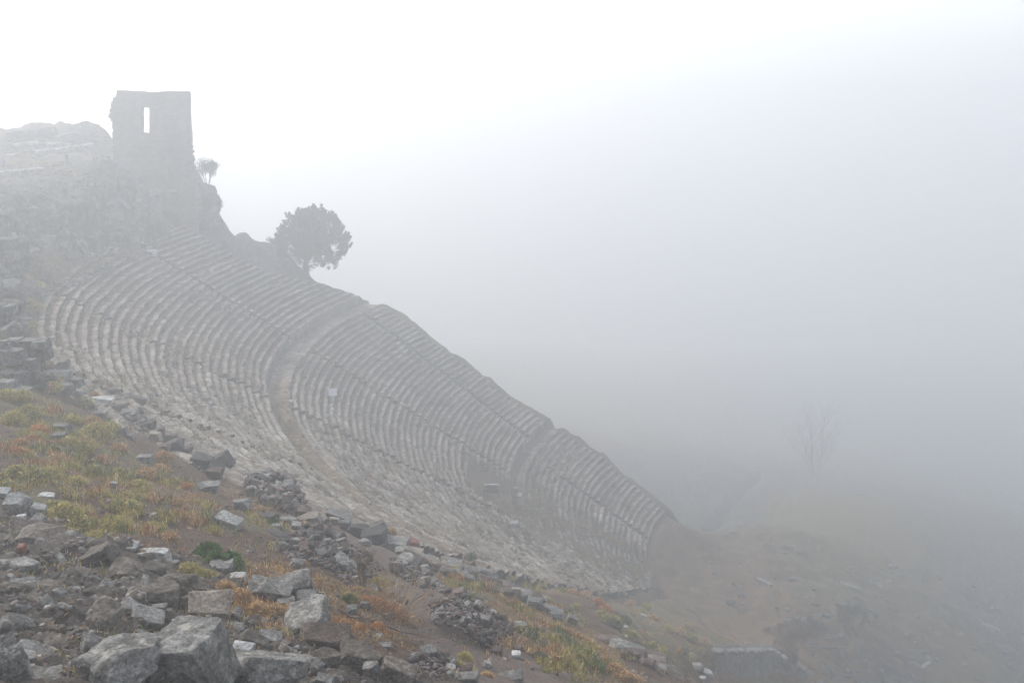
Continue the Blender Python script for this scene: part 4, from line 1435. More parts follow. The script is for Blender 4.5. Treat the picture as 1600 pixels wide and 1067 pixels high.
# (lower right corner of the wall that runs out at 78, 585)
mp = 50 / 1535.0
block_wall('block_wall', 'dark wall of squared blocks ending in a clean corner at the left edge, lowest of the three', 22, 592, 50, 3, 4, .72, .58, 3, .05, .9, 0)
block_wall('block_wall', 'upper wall of weathered squared blocks stepping up at the left edge', -6, 520, 56, 2, 3, .85, .62, 5, .05, .9, .3)
block_wall('block_wall', 'short stub of dark block wall highest up at the left edge', -10, 455, 72, 1, 3, .8, .9, 8, .0, .9, 0)
# tumbled blocks round them
for q, a in enumerate([
        (18, 560, 34, 22, .8, 'large squared grey block in front of the lowest block wall'), (25, 590, 38, 20, .8, 'wide grey block under the large squared block at the left edge'),
        (48, 580, 22, 34, .1, 'tall rounded grey stone leaning on the lowest block wall'), (38, 590, 18, 16, .1, 'pale bluish rounded stone left of the tall leaning stone'),
        (60, 540, 20, 10, .3, 'flat cap stone lying on top of the lowest block wall'), (8, 545, 16, 22, .2, 'grey stone at the frame edge above the squared blocks'),
        (100, 577, 18, 22, .2, 'rounded grey boulder beside the pale slab at the near end of the top row'), (92, 592, 30, 18, .2, 'grey boulder below the rounded boulder by the top row'),
        (100, 610, 26, 16, .5, 'pale grey boulder lowest of those beside the top row'), (60, 602, 24, 26, .1, 'large slanting blue grey boulder on the soil under the block wall'),
        (120, 598, 16, 12, .5, 'small block at the left end of the top row'), (78, 590, 14, 12, .2, 'small stone between the block wall and the boulders'),
        (120, 615, 14, 10, .2, 'small pale stone at the start of the bare soil edge'), (12, 440, 14, 14, .6, 'squared stone on the bank above the walls'),
        (10, 602, 30, 14, .1, 'long low rock at the left edge under the blocks'), (32, 612, 30, 10, .1, 'flat low rock ridge in the soil at left')]):
    x, y, w, h, bx, lab = a
    place_rock(x, y, w, h, M_ASHLAR if bx < .9 else M_PALE, 'fallen_block' if bx > .4 else 'boulder', lab, 'block' if bx > .4 else 'boulder', box=bx, sub=5, depth=.8, sink=.12, rough=.05, Y=48.5 - .02 * (y - 560) if x < 80 and 530 < y < 595 else None)

# ---------------------------------------------------------------- single stones of the foreground
BIG = [
    # px, py, w, h, box, material, sub, tilt, label, category
    (290, 1034, 112, 96, .18, M_BOULDER, 7, (4, -4), 'largest grey boulder, squarish, with a dark right face, at the bottom left', 'boulder'),
    (186, 1050, 160, 62, .0, M_BOULDER, 7, (8, -16), 'long pale grooved boulder lying against the largest boulder', 'boulder'),
    (12, 1046, 58, 84, 0, M_BOULDER, 7, (0, 14), 'blue grey boulder cut by the bottom left corner', 'boulder'),
    (408, 1056, 112, 64, 0, M_BOULDER, 7, (4, -8), 'pale pointed boulder at the bottom edge, right of the largest one', 'boulder'),
    (60, 1062, 90, 22, .1, M_BOULDER, 6, (0, 0), 'low grey rock at the bottom edge beside the corner boulder', 'boulder'),
    (326, 950, 58, 32, .5, M_TAN, 6, (22, 10), 'flat tan slab with a small hole, tilted towards the viewer', 'slab'),
    (418, 925, 62, 28, .6, M_BOULDER, 6, (10, 12), 'left half of the split grey block on the slope', 'block'),
    (456, 920, 58, 32, .75, M_BOULDER, 6, (8, -14), 'right half of the split grey block, with a dark end face', 'block'),
    (478, 943, 32, 34, .6, M_ASHLAR, 6, (0, 10), 'dark square stone under the right end of the split block', 'stone'),
    (446, 944, 26, 14, .3, M_BOULDER, 5, (0, 0), 'pale stone wedged under the split block', 'stone'),
    (474, 978, 70, 40, .25, M_BOULDER, 6, (10, -16), 'speckled pale boulder with an upturned right corner', 'boulder'),
    (508, 1000, 74, 36, .3, M_BROWN, 6, (8, 10), 'flat pitted brown boulder below the speckled one', 'boulder'),
    (506, 1030, 46, 34, .2, M_MASONRY, 6, (0, 0), 'dark rounded boulder beneath the pitted brown one', 'boulder'),
    (564, 1027, 66, 38, .15, M_MASONRY, 6, (0, 12), 'broad grey brown boulder near the bottom centre', 'boulder'),
    (618, 1048, 56, 46, .15, M_MASONRY, 6, (0, 20), 'speckled boulder at the bottom edge, right of the broad one', 'boulder'),
    (580, 1050, 25, 26, .4, M_BOULDER, 5, (0, 0), 'small angular grey stone between two boulders at the bottom', 'stone'),
    (274, 912, 50, 38, .1, M_MASONRY, 6, (0, 0), 'round knobby grey boulder at the edge of the rubble core', 'boulder'),
    (250, 930, 54, 40, .1, M_MASONRY, 6, (0, 0), 'lumpy concrete mass beneath the round knobby boulder', 'boulder'),
    (196, 892, 50, 34, .15, M_MASONRY, 6, (12, 14), 'broad brown rubble core stone left of the round boulder', 'stone'),
    (232, 893, 44, 28, .2, M_MASONRY, 6, (0, 10), 'rounded brown stone next to the round knobby boulder', 'stone'),
    (152, 868, 52, 28, .25, M_MASONRY, 6, (0, -26), 'slanting brown slab at the rim of the rubble core', 'slab'),
    (60, 836, 60, 34, .15, M_MASONRY, 6, (0, 8), 'large brown lump at the top rim of the rubble core', 'stone'),
    (100, 846, 44, 22, .15, M_MASONRY, 6, (0, 8), 'brown stone right of the large brown lump', 'stone'),
    (190, 856, 46, 16, .7, M_PALE, 5, (0, 4), 'pale flat block on the rim of the rubble core', 'block'),
    (234, 868, 34, 14, .7, M_PALE, 5, (0, -6), 'light grey block right of the pale flat block', 'block'),
    (256, 874, 20, 32, .6, M_PALE, 5, (0, -12), 'upright light grey block beside the light block', 'block'),
    (272, 883, 14, 14, .5, M_GREY, 4, (0, 0), 'small grey block next to the upright block', 'block'),
    (108, 842, 20, 22, .4, M_BOULDER, 5, (0, -10), 'blue grey pyramid shaped stone on the rubble core rim', 'stone'),
    (124, 850, 32, 14, .4, M_WHITE, 5, (0, 10), 'white flat stone at the end of the rubble core rim', 'stone'),
    (77, 817, 24, 9, .4, M_WHITE, 5, (0, -8), 'pale blue flat stone under the yellow shrub', 'stone'),
    (160, 972, 46, 40, .45, M_MASONRY, 6, (24, 0), 'flat square stone face set in the middle of the rubble core', 'stone'),
    (25, 925, 46, 20, .45, M_MASONRY, 6, (0, 12), 'flat long stone at the left of the rubble core', 'stone'),
    (33, 859, 12, 14, .3, M_RED, 4, (0, 0), 'orange brick fragment in the rubble core', 'brick'),
    (325, 1000, 0, 0, 0, None, 0, 0, '', ''),
    (326, 970, 10, 5, .3, M_RED, 4, (0, 0), 'tiny red tile fragment below the tan slab', 'tile'),
    (379, 1012, 32, 11, .35, M_WHITE, 5, (18, 6), 'bright white flat stone between the two big boulders', 'stone'),
    (257, 997, 14, 12, .2, M_WHITE, 4, (0, 20), 'white stone tip behind the largest boulder', 'stone'),
    (272, 972, 6, 9, .2, M_WHITE, 3, (0, 0), 'tiny white chip above the largest boulder', 'chip'),
    (464, 1012, 7, 7, .2, M_WHITE, 3, (0, 0), 'tiny white stone left of the flat brown boulder', 'chip'),
    (248, 954, 20, 18, .1, M_BOULDER, 5, (0, 0), 'small round grey stone below the round knobby boulder', 'stone'),
    (28, 792, 30, 36, .9, M_PALE, 6, (16, 4), 'large pale rectangular slab lying flat at the left', 'slab'),
    (5, 777, 20, 24, .8, M_PALE, 5, (10, 4), 'pale slab cut by the left edge', 'slab'),
    (22, 765, 22, 8, .5, M_PALE, 5, (0, -14), 'small pale slab behind the large rectangular slab', 'slab'),
    (24, 774, 14, 6, .5, M_WHITE, 4, (0, -10), 'thin white slab fragment lying on the rectangular slab', 'slab'),
    (72, 779, 24, 12, .5, M_WHITE, 5, (0, 2), 'pale slab under the yellow green shrub', 'slab'),
    (62, 786, 16, 6, .5, M_WHITE, 4, (0, 14), 'narrow white stone beside the pale slab', 'stone'),
    (59, 800, 20, 18, .5, M_PALE, 5, (0, 20), 'tilted blue grey slab right of the rectangular slab', 'slab'),
    (33, 810, 12, 9, .3, M_WHITE, 4, (0, 0), 'white stone at the foot of the rectangular slab', 'stone'),
    (10, 796, 10, 8, .2, M_WHITE, 4, (0, 0), 'small white rounded stone by the left slab', 'stone'),
    (356, 816, 40, 20, .9, M_PALE, 6, (6, 16), 'flat pale rectangular block lying alone in dry grass', 'block'),
    (326, 764, 30, 17, .4, M_ASHLAR, 6, (0, 0), 'blue grey boulder with an orange grass cap', 'boulder'),
    (378, 792, 24, 24, .2, M_GREY, 5, (0, 0), 'grey boulder on the crest above the rectangular block', 'boulder'),
    (345, 889, 34, 18, .7, M_GREY, 6, (0, -6), 'grey block just below the green bush', 'block'),
    (370, 905, 28, 14, .8, M_PALE, 5, (0, -4), 'smaller light block right below the grey block', 'block'),
    (396, 921, 18, 10, .3, M_PALE, 5, (0, 0), 'rounded pale stone left of the split block', 'stone'),
    (463, 885, 20, 26, .5, M_GREY, 6, (0, 16), 'upright speckled grey stone left of the stone heap', 'stone'),
    (476, 873, 24, 22, .4, M_DARK, 5, (0, -20), 'dark angular stone at the left side of the stone heap', 'stone'),
    (531, 887, 36, 36, .3, M_GREY, 6, (0, 24), 'triangular grey stone standing in the stone heap', 'stone'),
    (552, 892, 28, 26, .2, M_GREY, 5, (0, 0), 'rounded pale grey stone right of the triangular one', 'stone'),
    (517, 836, 16, 12, .4, M_ASHLAR, 5, (0, 12), 'blue grey cube shaped stone at the top of the stone heap', 'stone'),
    (502, 824, 24, 8, .8, M_RED, 5, (0, 4), 'flat reddish slab on top of the stone heap', 'slab'),
    (434, 838, 34, 12, .6, M_DARK, 5, (0, 20), 'long dark grey slab in the green grass', 'slab'),
    (432, 825, 14, 12, .2, M_GREY, 5, (0, 0), 'pale rounded stone by the bright green grass', 'stone'),
    (422, 812, 24, 20, .3, M_DARK, 5, (0, 0), 'dark grey boulder under the brown stone pile', 'boulder'),
    (450, 815, 26, 12, .3, M_GREY, 5, (0, 0), 'mossy grey boulder under the brown stone pile', 'boulder'),
    (474, 803, 24, 16, .2, M_BROWN, 5, (0, 0), 'round brown boulder at the right foot of the brown stone pile', 'boulder'),
    (200, 768, 0, 0, 0, None, 0, 0, '', ''),
    (178, 760, 12, 14, .2, M_GREY, 5, (0, 0), 'grey stone alone among the yellow tufts', 'stone'),
    (170, 785, 9, 9, .2, M_PALE, 4, (0, 0), 'small pale pointed stone in dry grass', 'stone'),
    (239, 806, 9, 8, .2, M_WHITE, 4, (0, 0), 'small white stone on the brown soil', 'stone'),
    (97, 672, 24, 16, .2, M_ASHLAR, 5, (0, 0), 'grey stone left of the yellow tuft on the bank', 'stone'),
    (90, 684, 20, 12, .2, M_ASHLAR, 5, (0, 0), 'darker grey stone under the one left of the tuft', 'stone'),
    (158, 652, 18, 16, .2, M_ASHLAR, 5, (0, 0), 'blue grey stone by the bare soil edge', 'stone'),
    (190, 674, 16, 14, .2, M_GREY, 5, (0, 0), 'grey stone between the tufts and the soil edge', 'stone'),
    (203, 684, 12, 12, .1, M_ASHLAR, 5, (0, 0), 'round blue grey stone on the soil edge', 'stone'),
    (225, 720, 22, 16, .2, M_GREY, 5, (0, 0), 'grey boulder in the middle of the dry grass', 'boulder'),
    (160, 624, 30, 7, .5, M_WHITE, 5, (0, 6), 'long white slab on the bare soil edge', 'slab'),
    (186, 635, 22, 12, .3, M_TAN, 5, (0, 4), 'tan rounded slab right of the long white one', 'slab'),
    (200, 647, 20, 10, .4, M_GREY, 5, (0, 8), 'grey slab below the tan slab', 'slab'),
    (218, 626, 20, 10, .5, M_DARK, 5, (0, 14), 'dark angular slab lying on the nearest seats', 'slab'),
    (176, 612, 12, 8, .2, M_DARK, 4, (0, 0), 'dark stone on the nearest seats by the soil edge', 'stone'),
    (240, 684, 20, 16, .2, M_TAN, 5, (0, 0), 'tan round stone in the line of dark blocks', 'stone'),
    (252, 680, 10, 22, .5, M_DARK, 5, (0, 0), 'narrow upright dark stone in the line of blocks', 'stone'),
    (265, 686, 20, 16, .4, M_BROWN, 5, (0, 10), 'brown block in the middle of the line of blocks', 'block'),
    (272, 698, 22, 18, .8, M_DARK, 5, (0, -24), 'dark squared block tipped on its corner', 'block'),
    (282, 693, 10, 14, .4, M_BROWN, 4, (0, 0), 'small reddish brown block beside the tipped block', 'block'),
    (290, 703, 20, 8, .3, M_DARK, 4, (0, 0), 'low dark stone right of the tipped block', 'stone'),
    (255, 700, 18, 10, .3, M_BROWN, 4, (0, 0), 'brown stone in the shade of the line of blocks', 'stone'),
    (236, 663, 14, 14, .2, M_BROWN, 5, (0, 0), 'round brown stone at the end of the small cairn', 'stone'),
    (316, 724, 30, 22, .6, M_DARK, 5, (0, 10), 'dark broken block at the notch of the seats', 'block'),
    (350, 722, 24, 28, .5, M_DARK, 5, (0, -30), 'dark wedge shaped block at the right of the notch', 'block'),
    (338, 733, 24, 16, .6, M_DARK, 5, (20, 20), 'smooth dark face of a block in the notch', 'block'),
    (336, 742, 22, 20, .3, M_BROWN, 5, (0, 0), 'brown boulder beneath the notch blocks', 'boulder'),
    # the cut blocks below the edge of the seats
    (585, 838, 38, 22, .7, M_DARK, 6, (0, -8), 'large dark cut block under the overhanging seats', 'block'),
    (560, 828, 30, 14, .4, M_DARK, 5, (0, 10), 'dark rock in the shadow of the overhanging seats', 'rock'),
    (592, 828, 26, 24, .5, M_DARK, 5, (0, -25), 'dark wedge rising to the overhanging seats', 'block'),
    (615, 852, 46, 20, .8, M_GREY, 6, (0, 4), 'long cut block with a pale top', 'block'),
    (628, 865, 22, 18, .9, M_GREY, 6, (0, 0), 'squared end block below the long cut block', 'block'),
    (640, 848, 30, 12, .7, M_RED, 6, (0, 14), 'reddish tilted slab on the cut blocks', 'slab'),
    (648, 867, 26, 16, .6, M_TAN, 5, (0, 0), 'pale brown block at the right of the cut blocks', 'block'),
    (636, 878, 30, 16, .3, M_GREY, 5, (0, 0), 'light grey rock below the squared end block', 'rock'),
    (522, 812, 16, 6, .3, M_TAN, 5, (0, 4), 'cream flat stone on the bare soil', 'stone'),
    (538, 818, 18, 9, .3, M_ASHLAR, 5, (0, 6), 'dark blue grey stone on the bare soil', 'stone'),
    (482, 812, 36, 14, .3, M_TAN, 6, (0, -8), 'reddish earth covered slab at the head of the path', 'slab'),
    (530, 806, 40, 10, .7, M_GREY, 5, (0, 16), 'thin grey slab edge jutting from the seats', 'slab'),
    (570, 848, 20, 10, .3, M_GREY, 5, (0, 10), 'grey stone by the side of the path', 'stone'),
    (735, 893, 26, 12, .6, M_GREY, 5, (0, 14), 'flat topped grey stone on the upper terrace edge', 'stone'),
    (660, 895, 20, 12, .5, M_ASHLAR, 5, (0, 8), 'blue grey slab by the upper end of the second heap', 'slab'),
    (671, 908, 22, 8, .6, M_GREY, 5, (0, 0), 'thin pale green slab beside the path', 'slab'),
    (678, 916, 12, 10, .3, M_PALE, 5, (0, 0), 'pale blue stone beside the path', 'stone'),
    (716, 928, 24, 16, .4, M_BROWN, 5, (0, -10), 'dark brown angular boulder beside the bright green tuft', 'boulder'),
    (696, 926, 18, 14, .2, M_BROWN, 5, (0, 0), 'round brown boulder left of the angular one', 'boulder'),
    (708, 942, 18, 12, .2, M_ASHLAR, 5, (0, 0), 'blue white veined stone at the top of the round heap', 'stone'),
    (741, 968, 20, 18, .4, M_ASHLAR, 5, (0, 20), 'grey pyramid stone in the middle of the round heap', 'stone'),
    (816, 980, 20, 12, .3, M_GREY, 5, (0, 0), 'grey oval stone right of the round heap', 'stone'),
    (806, 1024, 14, 10, .5, M_WHITE, 5, (10, 0), 'pale blue flat stone below the round heap', 'stone'),
    (788, 1030, 8, 4, .5, M_WHITE, 4, (0, 0), 'tiny pale stone below the round heap', 'stone'),
    (776, 1018, 18, 14, .2, M_BROWN, 5, (0, 0), 'reddish brown stone at the lower edge of the round heap', 'stone'),
    (808, 1014, 18, 12, .2, M_BROWN, 5, (0, 0), 'brown stone at the lower right of the round heap', 'stone'),
    (761, 1040, 12, 14, .4, M_PALE, 5, (0, 14), 'pale standing stone on the path', 'stone'),
    (702, 1047, 16, 16, .4, M_PALE, 5, (0, 14), 'pale cube stone beside the bottom heap', 'stone'),
    (728, 1050, 18, 16, .3, M_BROWN, 5, (0, 0), 'brown stone right of the pale cube stone', 'stone'),
    (728, 1063, 36, 14, .6, M_GREY, 5, (0, -6), 'flat grey slab at the bottom edge', 'slab'),
    (798, 1060, 40, 10, .8, M_GREY, 5, (0, -2), 'long low slab at the bottom edge', 'slab'),
    (800, 1052, 18, 6, .5, M_PALE, 4, (0, 0), 'small pale slab above the long low one', 'slab'),
    (550, 955, 18, 14, .1, M_ASHLAR, 5, (0, 0), 'round blue grey stone left of the orange dead shrub', 'stone'),
    (570, 946, 16, 12, .2, M_ASHLAR, 5, (0, 0), 'grey stone behind the dead shrub', 'stone'),
    (593, 996, 12, 9, .1, M_ASHLAR, 5, (0, 0), 'small round stone below the dead branches', 'stone'),
    (602, 1012, 18, 12, .2, M_ASHLAR, 5, (0, 0), 'grey stone near the bottom below the branches', 'stone'),
    (628, 942, 16, 12, .1, M_DARK, 5, (0, 0), 'round black stone on the path', 'stone'),
    (836, 945, 26, 20, .1, M_GREY, 6, (0, 8), 'first rounded boulder of the mossy line', 'boulder'),
    (862, 955, 28, 14, .1, M_GREY, 6, (0, 12), 'long middle boulder of the mossy line', 'boulder'),
    (868, 962, 22, 12, .1, M_ASHLAR, 6, (0, 10), 'lowest boulder of the mossy line', 'boulder'),
    (894, 969, 16, 14, .5, M_GREY, 5, (0, 20), 'pointed grey stone past the mossy line', 'stone'),
    (806, 928, 14, 22, .7, M_TAN, 5, (0, 0), 'upright tan block in the upper terrace edge', 'block'),
    (817, 935, 16, 14, .3, M_GREY, 5, (0, 0), 'grey stone next to the upright tan block', 'stone'),
    (975, 1010, 26, 12, .2, M_BROWN, 5, (0, 8), 'brown rock on the dark soil bank', 'rock'),
    (980, 1025, 20, 16, .3, M_BROWN, 5, (0, 0), 'reddish boulder on the dark soil bank', 'boulder'),
    (995, 1028, 20, 14, .2, M_BROWN, 5, (0, 0), 'brown boulder right of the reddish one', 'boulder'),
    (1012, 1040, 24, 16, .2, M_BROWN, 5, (0, 10), 'lowest brown boulder of the soil bank', 'boulder'),
    (1005, 962, 10, 5, .4, M_WHITE, 4, (0, 8), 'white sliver of stone in the yellow grass', 'stone'),
    (978, 980, 7, 4, .4, M_WHITE, 4, (0, 8), 'tiny white stone on the dark soil', 'stone'),
    (1098, 1062, 10, 10, .2, M_WHITE, 4, (0, 0), 'white stone at the foot of the retaining wall', 'stone'),
    (1105, 1052, 16, 10, .2, M_PALE, 4, (0, 0), 'pale stone at the near end of the retaining wall', 'stone'),
    (1090, 1044, 18, 12, .2, M_GREY, 4, (0, 0), 'grey stone uphill of the retaining wall', 'stone'),
]
for (px, py, w, h, bx, mt, sub, tilt, lab, cat) in BIG:
    if not lab: continue
    nm = {'boulder': 'boulder', 'slab': 'stone_slab', 'block': 'stone_block', 'stone': 'loose_stone', 'brick': 'brick_fragment', 'tile': 'tile_fragment', 'chip': 'stone_chip', 'rock': 'loose_rock'}[cat]
    place_rock(px, py, w, h, mt, nm, lab, cat, box=bx, sub=sub, tilt=tilt, depth=.85 if h > w * .5 else .6, sink=.4 if mt is M_MASONRY else .22 if sub > 5 else .18, planes=24 if mt is M_MASONRY else 10, rough=.17 if mt is M_MASONRY else .11 if sub > 5 else .06, rz=rnd.uniform(-12, 12))

# ---------------------------------------------------------------- heaps of rubble: the largest stones one by one, the rest as rubble
HEAPS = [
    ([(388, 752), (420, 748), (470, 775), (486, 800), (440, 805), (392, 790), (382, 770)], 84, .30, .50, M_BROWN, 'neat brown pile under the seats', 'brown stones of the neat pile', .9, 60),
    ([(440, 818), (500, 820), (545, 860), (600, 885), (600, 925), (560, 930), (500, 895), (450, 880), (430, 845)], 92, .18, .44, M_BROWN, 'long heap beside the path', 'stones of the long heap', .45, 620),
    ([(676, 950), (700, 938), (760, 955), (800, 975), (806, 1015), (770, 1022), (720, 1000), (680, 985), (670, 965)], 66, .16, .38, M_BROWN, 'round heap by the path', 'stones of the round heap', .45, 560),
    ([(196, 652), (222, 650), (236, 668), (225, 680), (205, 668)], 18, .30, .55, M_BROWN, 'little cairn at the seats', 'stones of the little cairn', .4, 30),
    ([(610, 870), (650, 880), (700, 925), (690, 940), (640, 915), (612, 890)], 34, .2, .5, M_GREY, 'rubble strip along the path', 'stones of the rubble strip', .15, 260),
    ([(640, 1020), (690, 1020), (720, 1050), (710, 1067), (640, 1060)], 30, .16, .34, M_BROWN, 'heap at the bottom edge', 'stones of the bottom heap', .2, 200),
]
FB = Buf()
for poly, n, s0, s1, mt, lab, grp, hh, extra in HEAPS:
    cx = sum(p[0] for p in poly) / len(poly); cy = sum(p[1] for p in poly) / len(poly)
    mats = [mt, mt, M_GREY if mt is M_BROWN else M_BROWN, M_DARK]
    def lift(x, y):
        dx = (x - cx) / (max(p[0] for p in poly) - cx); dy = (y - cy) / (max(p[1] for p in poly) - cy)
        return max(0, 1 - dx * dx - dy * dy) * hh
    for q, (x, y) in enumerate(poly_pts(poly, n)):
        p = ground_fast(x, y); p[2] += lift(x, y) + .04
        s = s0 + (s1 - s0) * rnd.random() ** 1.8
        o = stone_individual(p, s, rnd.choice(mats), 'rubble_stone', q * 3 + 1, 4, rnd.choice([0, 0, .4]), 9, (1, rnd.uniform(.7, 1), rnd.uniform(.55, .9)), sink=.2, rough=.05)
        mc = {'brown_andesite_rock': 'brown', 'weathered_grey_stone': 'grey', 'dark_cut_stone': 'blackish'}[o.material_slots[0].material.name]
        dy_ = (y - min(p_[1] for p_ in poly)) / (max(p_[1] for p_ in poly) - min(p_[1] for p_ in poly))
        dx_ = (x - min(p_[0] for p_ in poly)) / (max(p_[0] for p_ in poly) - min(p_[0] for p_ in poly))
        tag(o, ('larger ' if s > (s0 + s1) / 2 else 'small ') + mc + ' stone at the ' + ('upper ' if dy_ < .4 else 'middle ' if dy_ < .7 else 'lower ') + ('left' if dx_ < .4 else 'centre' if dx_ < .7 else 'right') + ' of the ' + lab, 'stone', grp)
    for x, y in poly_pts(poly, extra * 2):
        p = ground_fast(x, y); p[2] += lift(x, y)
        V, F = chip_vf(rnd.randrange(400))
        a = rnd.uniform(0, 6.28); Rm = np.array([[math.cos(a), -math.sin(a), 0], [math.sin(a), math.cos(a), 0], [0, 0, .7]])
        t = rnd.choice([.5, .8, 1, 1.3, 1.9])
        FB.add((V @ Rm.T) * rnd.uniform(s0 * .18, s0 * .6) + p, F, np.array([rnd.uniform(.105, .125), .10, .095]) * t)
# gravel and chips over all the near soil
GRAVEL_POLY = [(0, 640), (150, 640), (340, 745), (480, 812), (640, 880), (820, 930), (1000, 1000), (1100, 1067), (0, 1067)]
xy = poly_pts(GRAVEL_POLY, 9000)
Pg = np.array([ground_fast(x, y) for x, y in xy]); Wg = cover(Pg[:, 0], Pg[:, 1])
for p, w in zip(Pg, Wg):
    if rnd.random() > .22 + w[0] * .25 + w[3] * 1.2 - w[5] * .12: continue
    V, F = chip_vf(rnd.randrange(400))
    D = math.hypot(p[0], p[1])
    s = (.02 + .08 * rnd.random() ** 3) * (1 + D * .012)
    t = rnd.choice([.4, .6, .8, 1.0, 1.2, 1.5]) if rnd.random() < .96 else 3.2
    a = rnd.uniform(0, 6.28); Rm = np.array([[math.cos(a), -math.sin(a), 0], [math.sin(a), math.cos(a), 0], [0, 0, .7]])
    z = p[2] + float(detail(p[0:1], p[1:2], w[None])[0])
    FB.add((V @ Rm.T) * s + np.array([p[0], p[1], z]), F, np.array([.125, .113, .10]) * t)
o = link('gravel', FB.mesh('gravel'), M_BLADE); tag(o, 'gravel and small broken stones covering the near slope', 'gravel', kind='stuff')

# stones bedded in the rubble core at the bottom left
items = []
core = [(0, 845), (60, 822), (150, 860), (250, 885), (300, 935), (420, 975), (480, 1010), (540, 1045), (560, 1067), (0, 1067)]
for q, (x, y) in enumerate(poly_pts(core, 250)):
    p = ground_fast(x, y); w = cover(p[0:1], p[1:2])
    z = p[2] + float(detail(p[0:1], p[1:2], w)[0])
    s = rnd.uniform(.16, .3) if rnd.random() < .6 else rnd.uniform(.3, .58)
    bx = rnd.choice([0, 0, .35, .6])
    o = stone_individual((p[0], p[1], z), s, rnd.choice([M_MASONRY, M_MASONRY, M_GREY, M_GREY]), 'bedded_stone', q, 5, bx, 10, (1.1, rnd.uniform(.65, .9), rnd.uniform(.45, .75)), rot=(R(rnd.uniform(-5, 25)), R(rnd.uniform(5, 35)), R(rnd.uniform(-40, 40))), sink=.56, rough=.08)
    items.append((o, x, y, ('big ' if s > .45 else 'mid sized ' if s > .3 else 'small ') + ('flat' if bx > .5 else 'rounded')))
label_in_order(items, [880, 910, 940, 970, 1000, 1030], ['in the top rim of the rubble core', 'below the rim of the rubble core', 'in the upper part of the core', 'across the middle of the core', 'in the lower part of the core', 'just behind the big boulders', 'at the bottom edge of the core'], 'stone bedded', 'stone', 'stones bedded in the rubble core')

# flat stones of the terrace edges
items = []
for q, (x0, y0, x1, y1, n) in enumerate([(700, 885, 800, 925, 26), (640, 872, 700, 892, 10), (808, 925, 840, 945, 8), (950, 1000, 1060, 1062, 16)]):
    for k in range(n):
        t = rnd.random(); x = x0 + (x1 - x0) * t + rnd.uniform(-6, 6); y = y0 + (y1 - y0) * t + rnd.uniform(-5, 8)
        p = ground_fast(x, y)
        o = stone_individual(p, rnd.uniform(.45, 1.1), rnd.choice([M_GREY, M_MASONRY, M_MASONRY, M_BROWN]), 'terrace_stone', q * 7 + k, 4, rnd.choice([.3, .7]), 9, (1.2, .8, rnd.uniform(.3, .6)), rot=(R(rnd.uniform(-8, 8)), R(rnd.uniform(5, 22)), R(rnd.uniform(-30, 30))), sink=.2)
        items.append((o, x, y, ('wide' if o.scale.x > .5 else 'narrow') + (' low' if q != 3 else ' dark')))
label_in_order(items, [893, 905, 920, 950, 1030], ['at the head of the terrace edge', 'high on the terrace edge', 'along the middle of the terrace edge', 'at the lower end of the terrace edge', 'on the right hand soil bank', 'low on the right hand soil bank'], 'stone', 'stone', 'flat stones of the terrace edges')


# retaining wall at the bottom right
def build_retaining():
    a = Vector(at(1118, 1020, 70)); b = Vector(at(1208, 1018, 84)); c = Vector(at(1262, 1052, 88))
    root = empty('retaining_wall', a); tag(root, 'rough retaining wall of thin upright grey stones at the bottom right', 'wall')
    n = 70; V = []
    for i in range(n + 1):
        t = i / n
        p = (a * (1 - t / .7) + b * (t / .7)) if t < .7 else (b * (1 - (t - .7) / .3) + c * ((t - .7) / .3))
        for k in range(13):
            u = k / 12
            z = p.z - u * 4.2
            off = -.5 * u + float(fbm(t * 26, u * 5, 3, 3)) * .16 + float(fbm(t * 70, u * 4, 8, 2)) * .10
            V.append((p.x - a.x + off * .3, p.y - a.y + off, z - a.z + (float(fbm(t * 20, 1, 5, 3)) * .2 if k == 0 else 0)))
        for k in range(3):
            V.append((p.x - a.x, p.y - a.y + .5 + .5 * k, p.z - a.z + float(fbm(t * 20, 1 + k, 5, 3)) * .2 + .04 - .2 * (k == 2)))
    m_ = 16; order = list(range(12, -1, -1)) + [13, 14, 15]
    F = [[i * m_ + order[k], (i + 1) * m_ + order[k], (i + 1) * m_ + order[k + 1], i * m_ + order[k + 1]] for i in range(n) for k in range(15)]
    link('wall_face', raw_mesh('wall_face', V, F), M_ASHLAR, root)
    for q in range(26):
        t = q / 26 + rnd.uniform(0, .02)
        p = (a * (1 - t / .7) + b * (t / .7)) if t < .7 else (b * (1 - (t - .7) / .3) + c * ((t - .7) / .3))
        V_, F_ = rock_vf(q + 900, 3, 9, .3)
        o = link('coping_stone', raw_mesh('coping_stone', V_ * np.array([.35, .3, .14]) * rnd.uniform(.7, 1.3), F_), M_GREY, root)
        o.location = p - a + Vector((0, .2, .05)); o.rotation_euler = (0, 0, rnd.uniform(0, 3))
    return root


build_retaining()

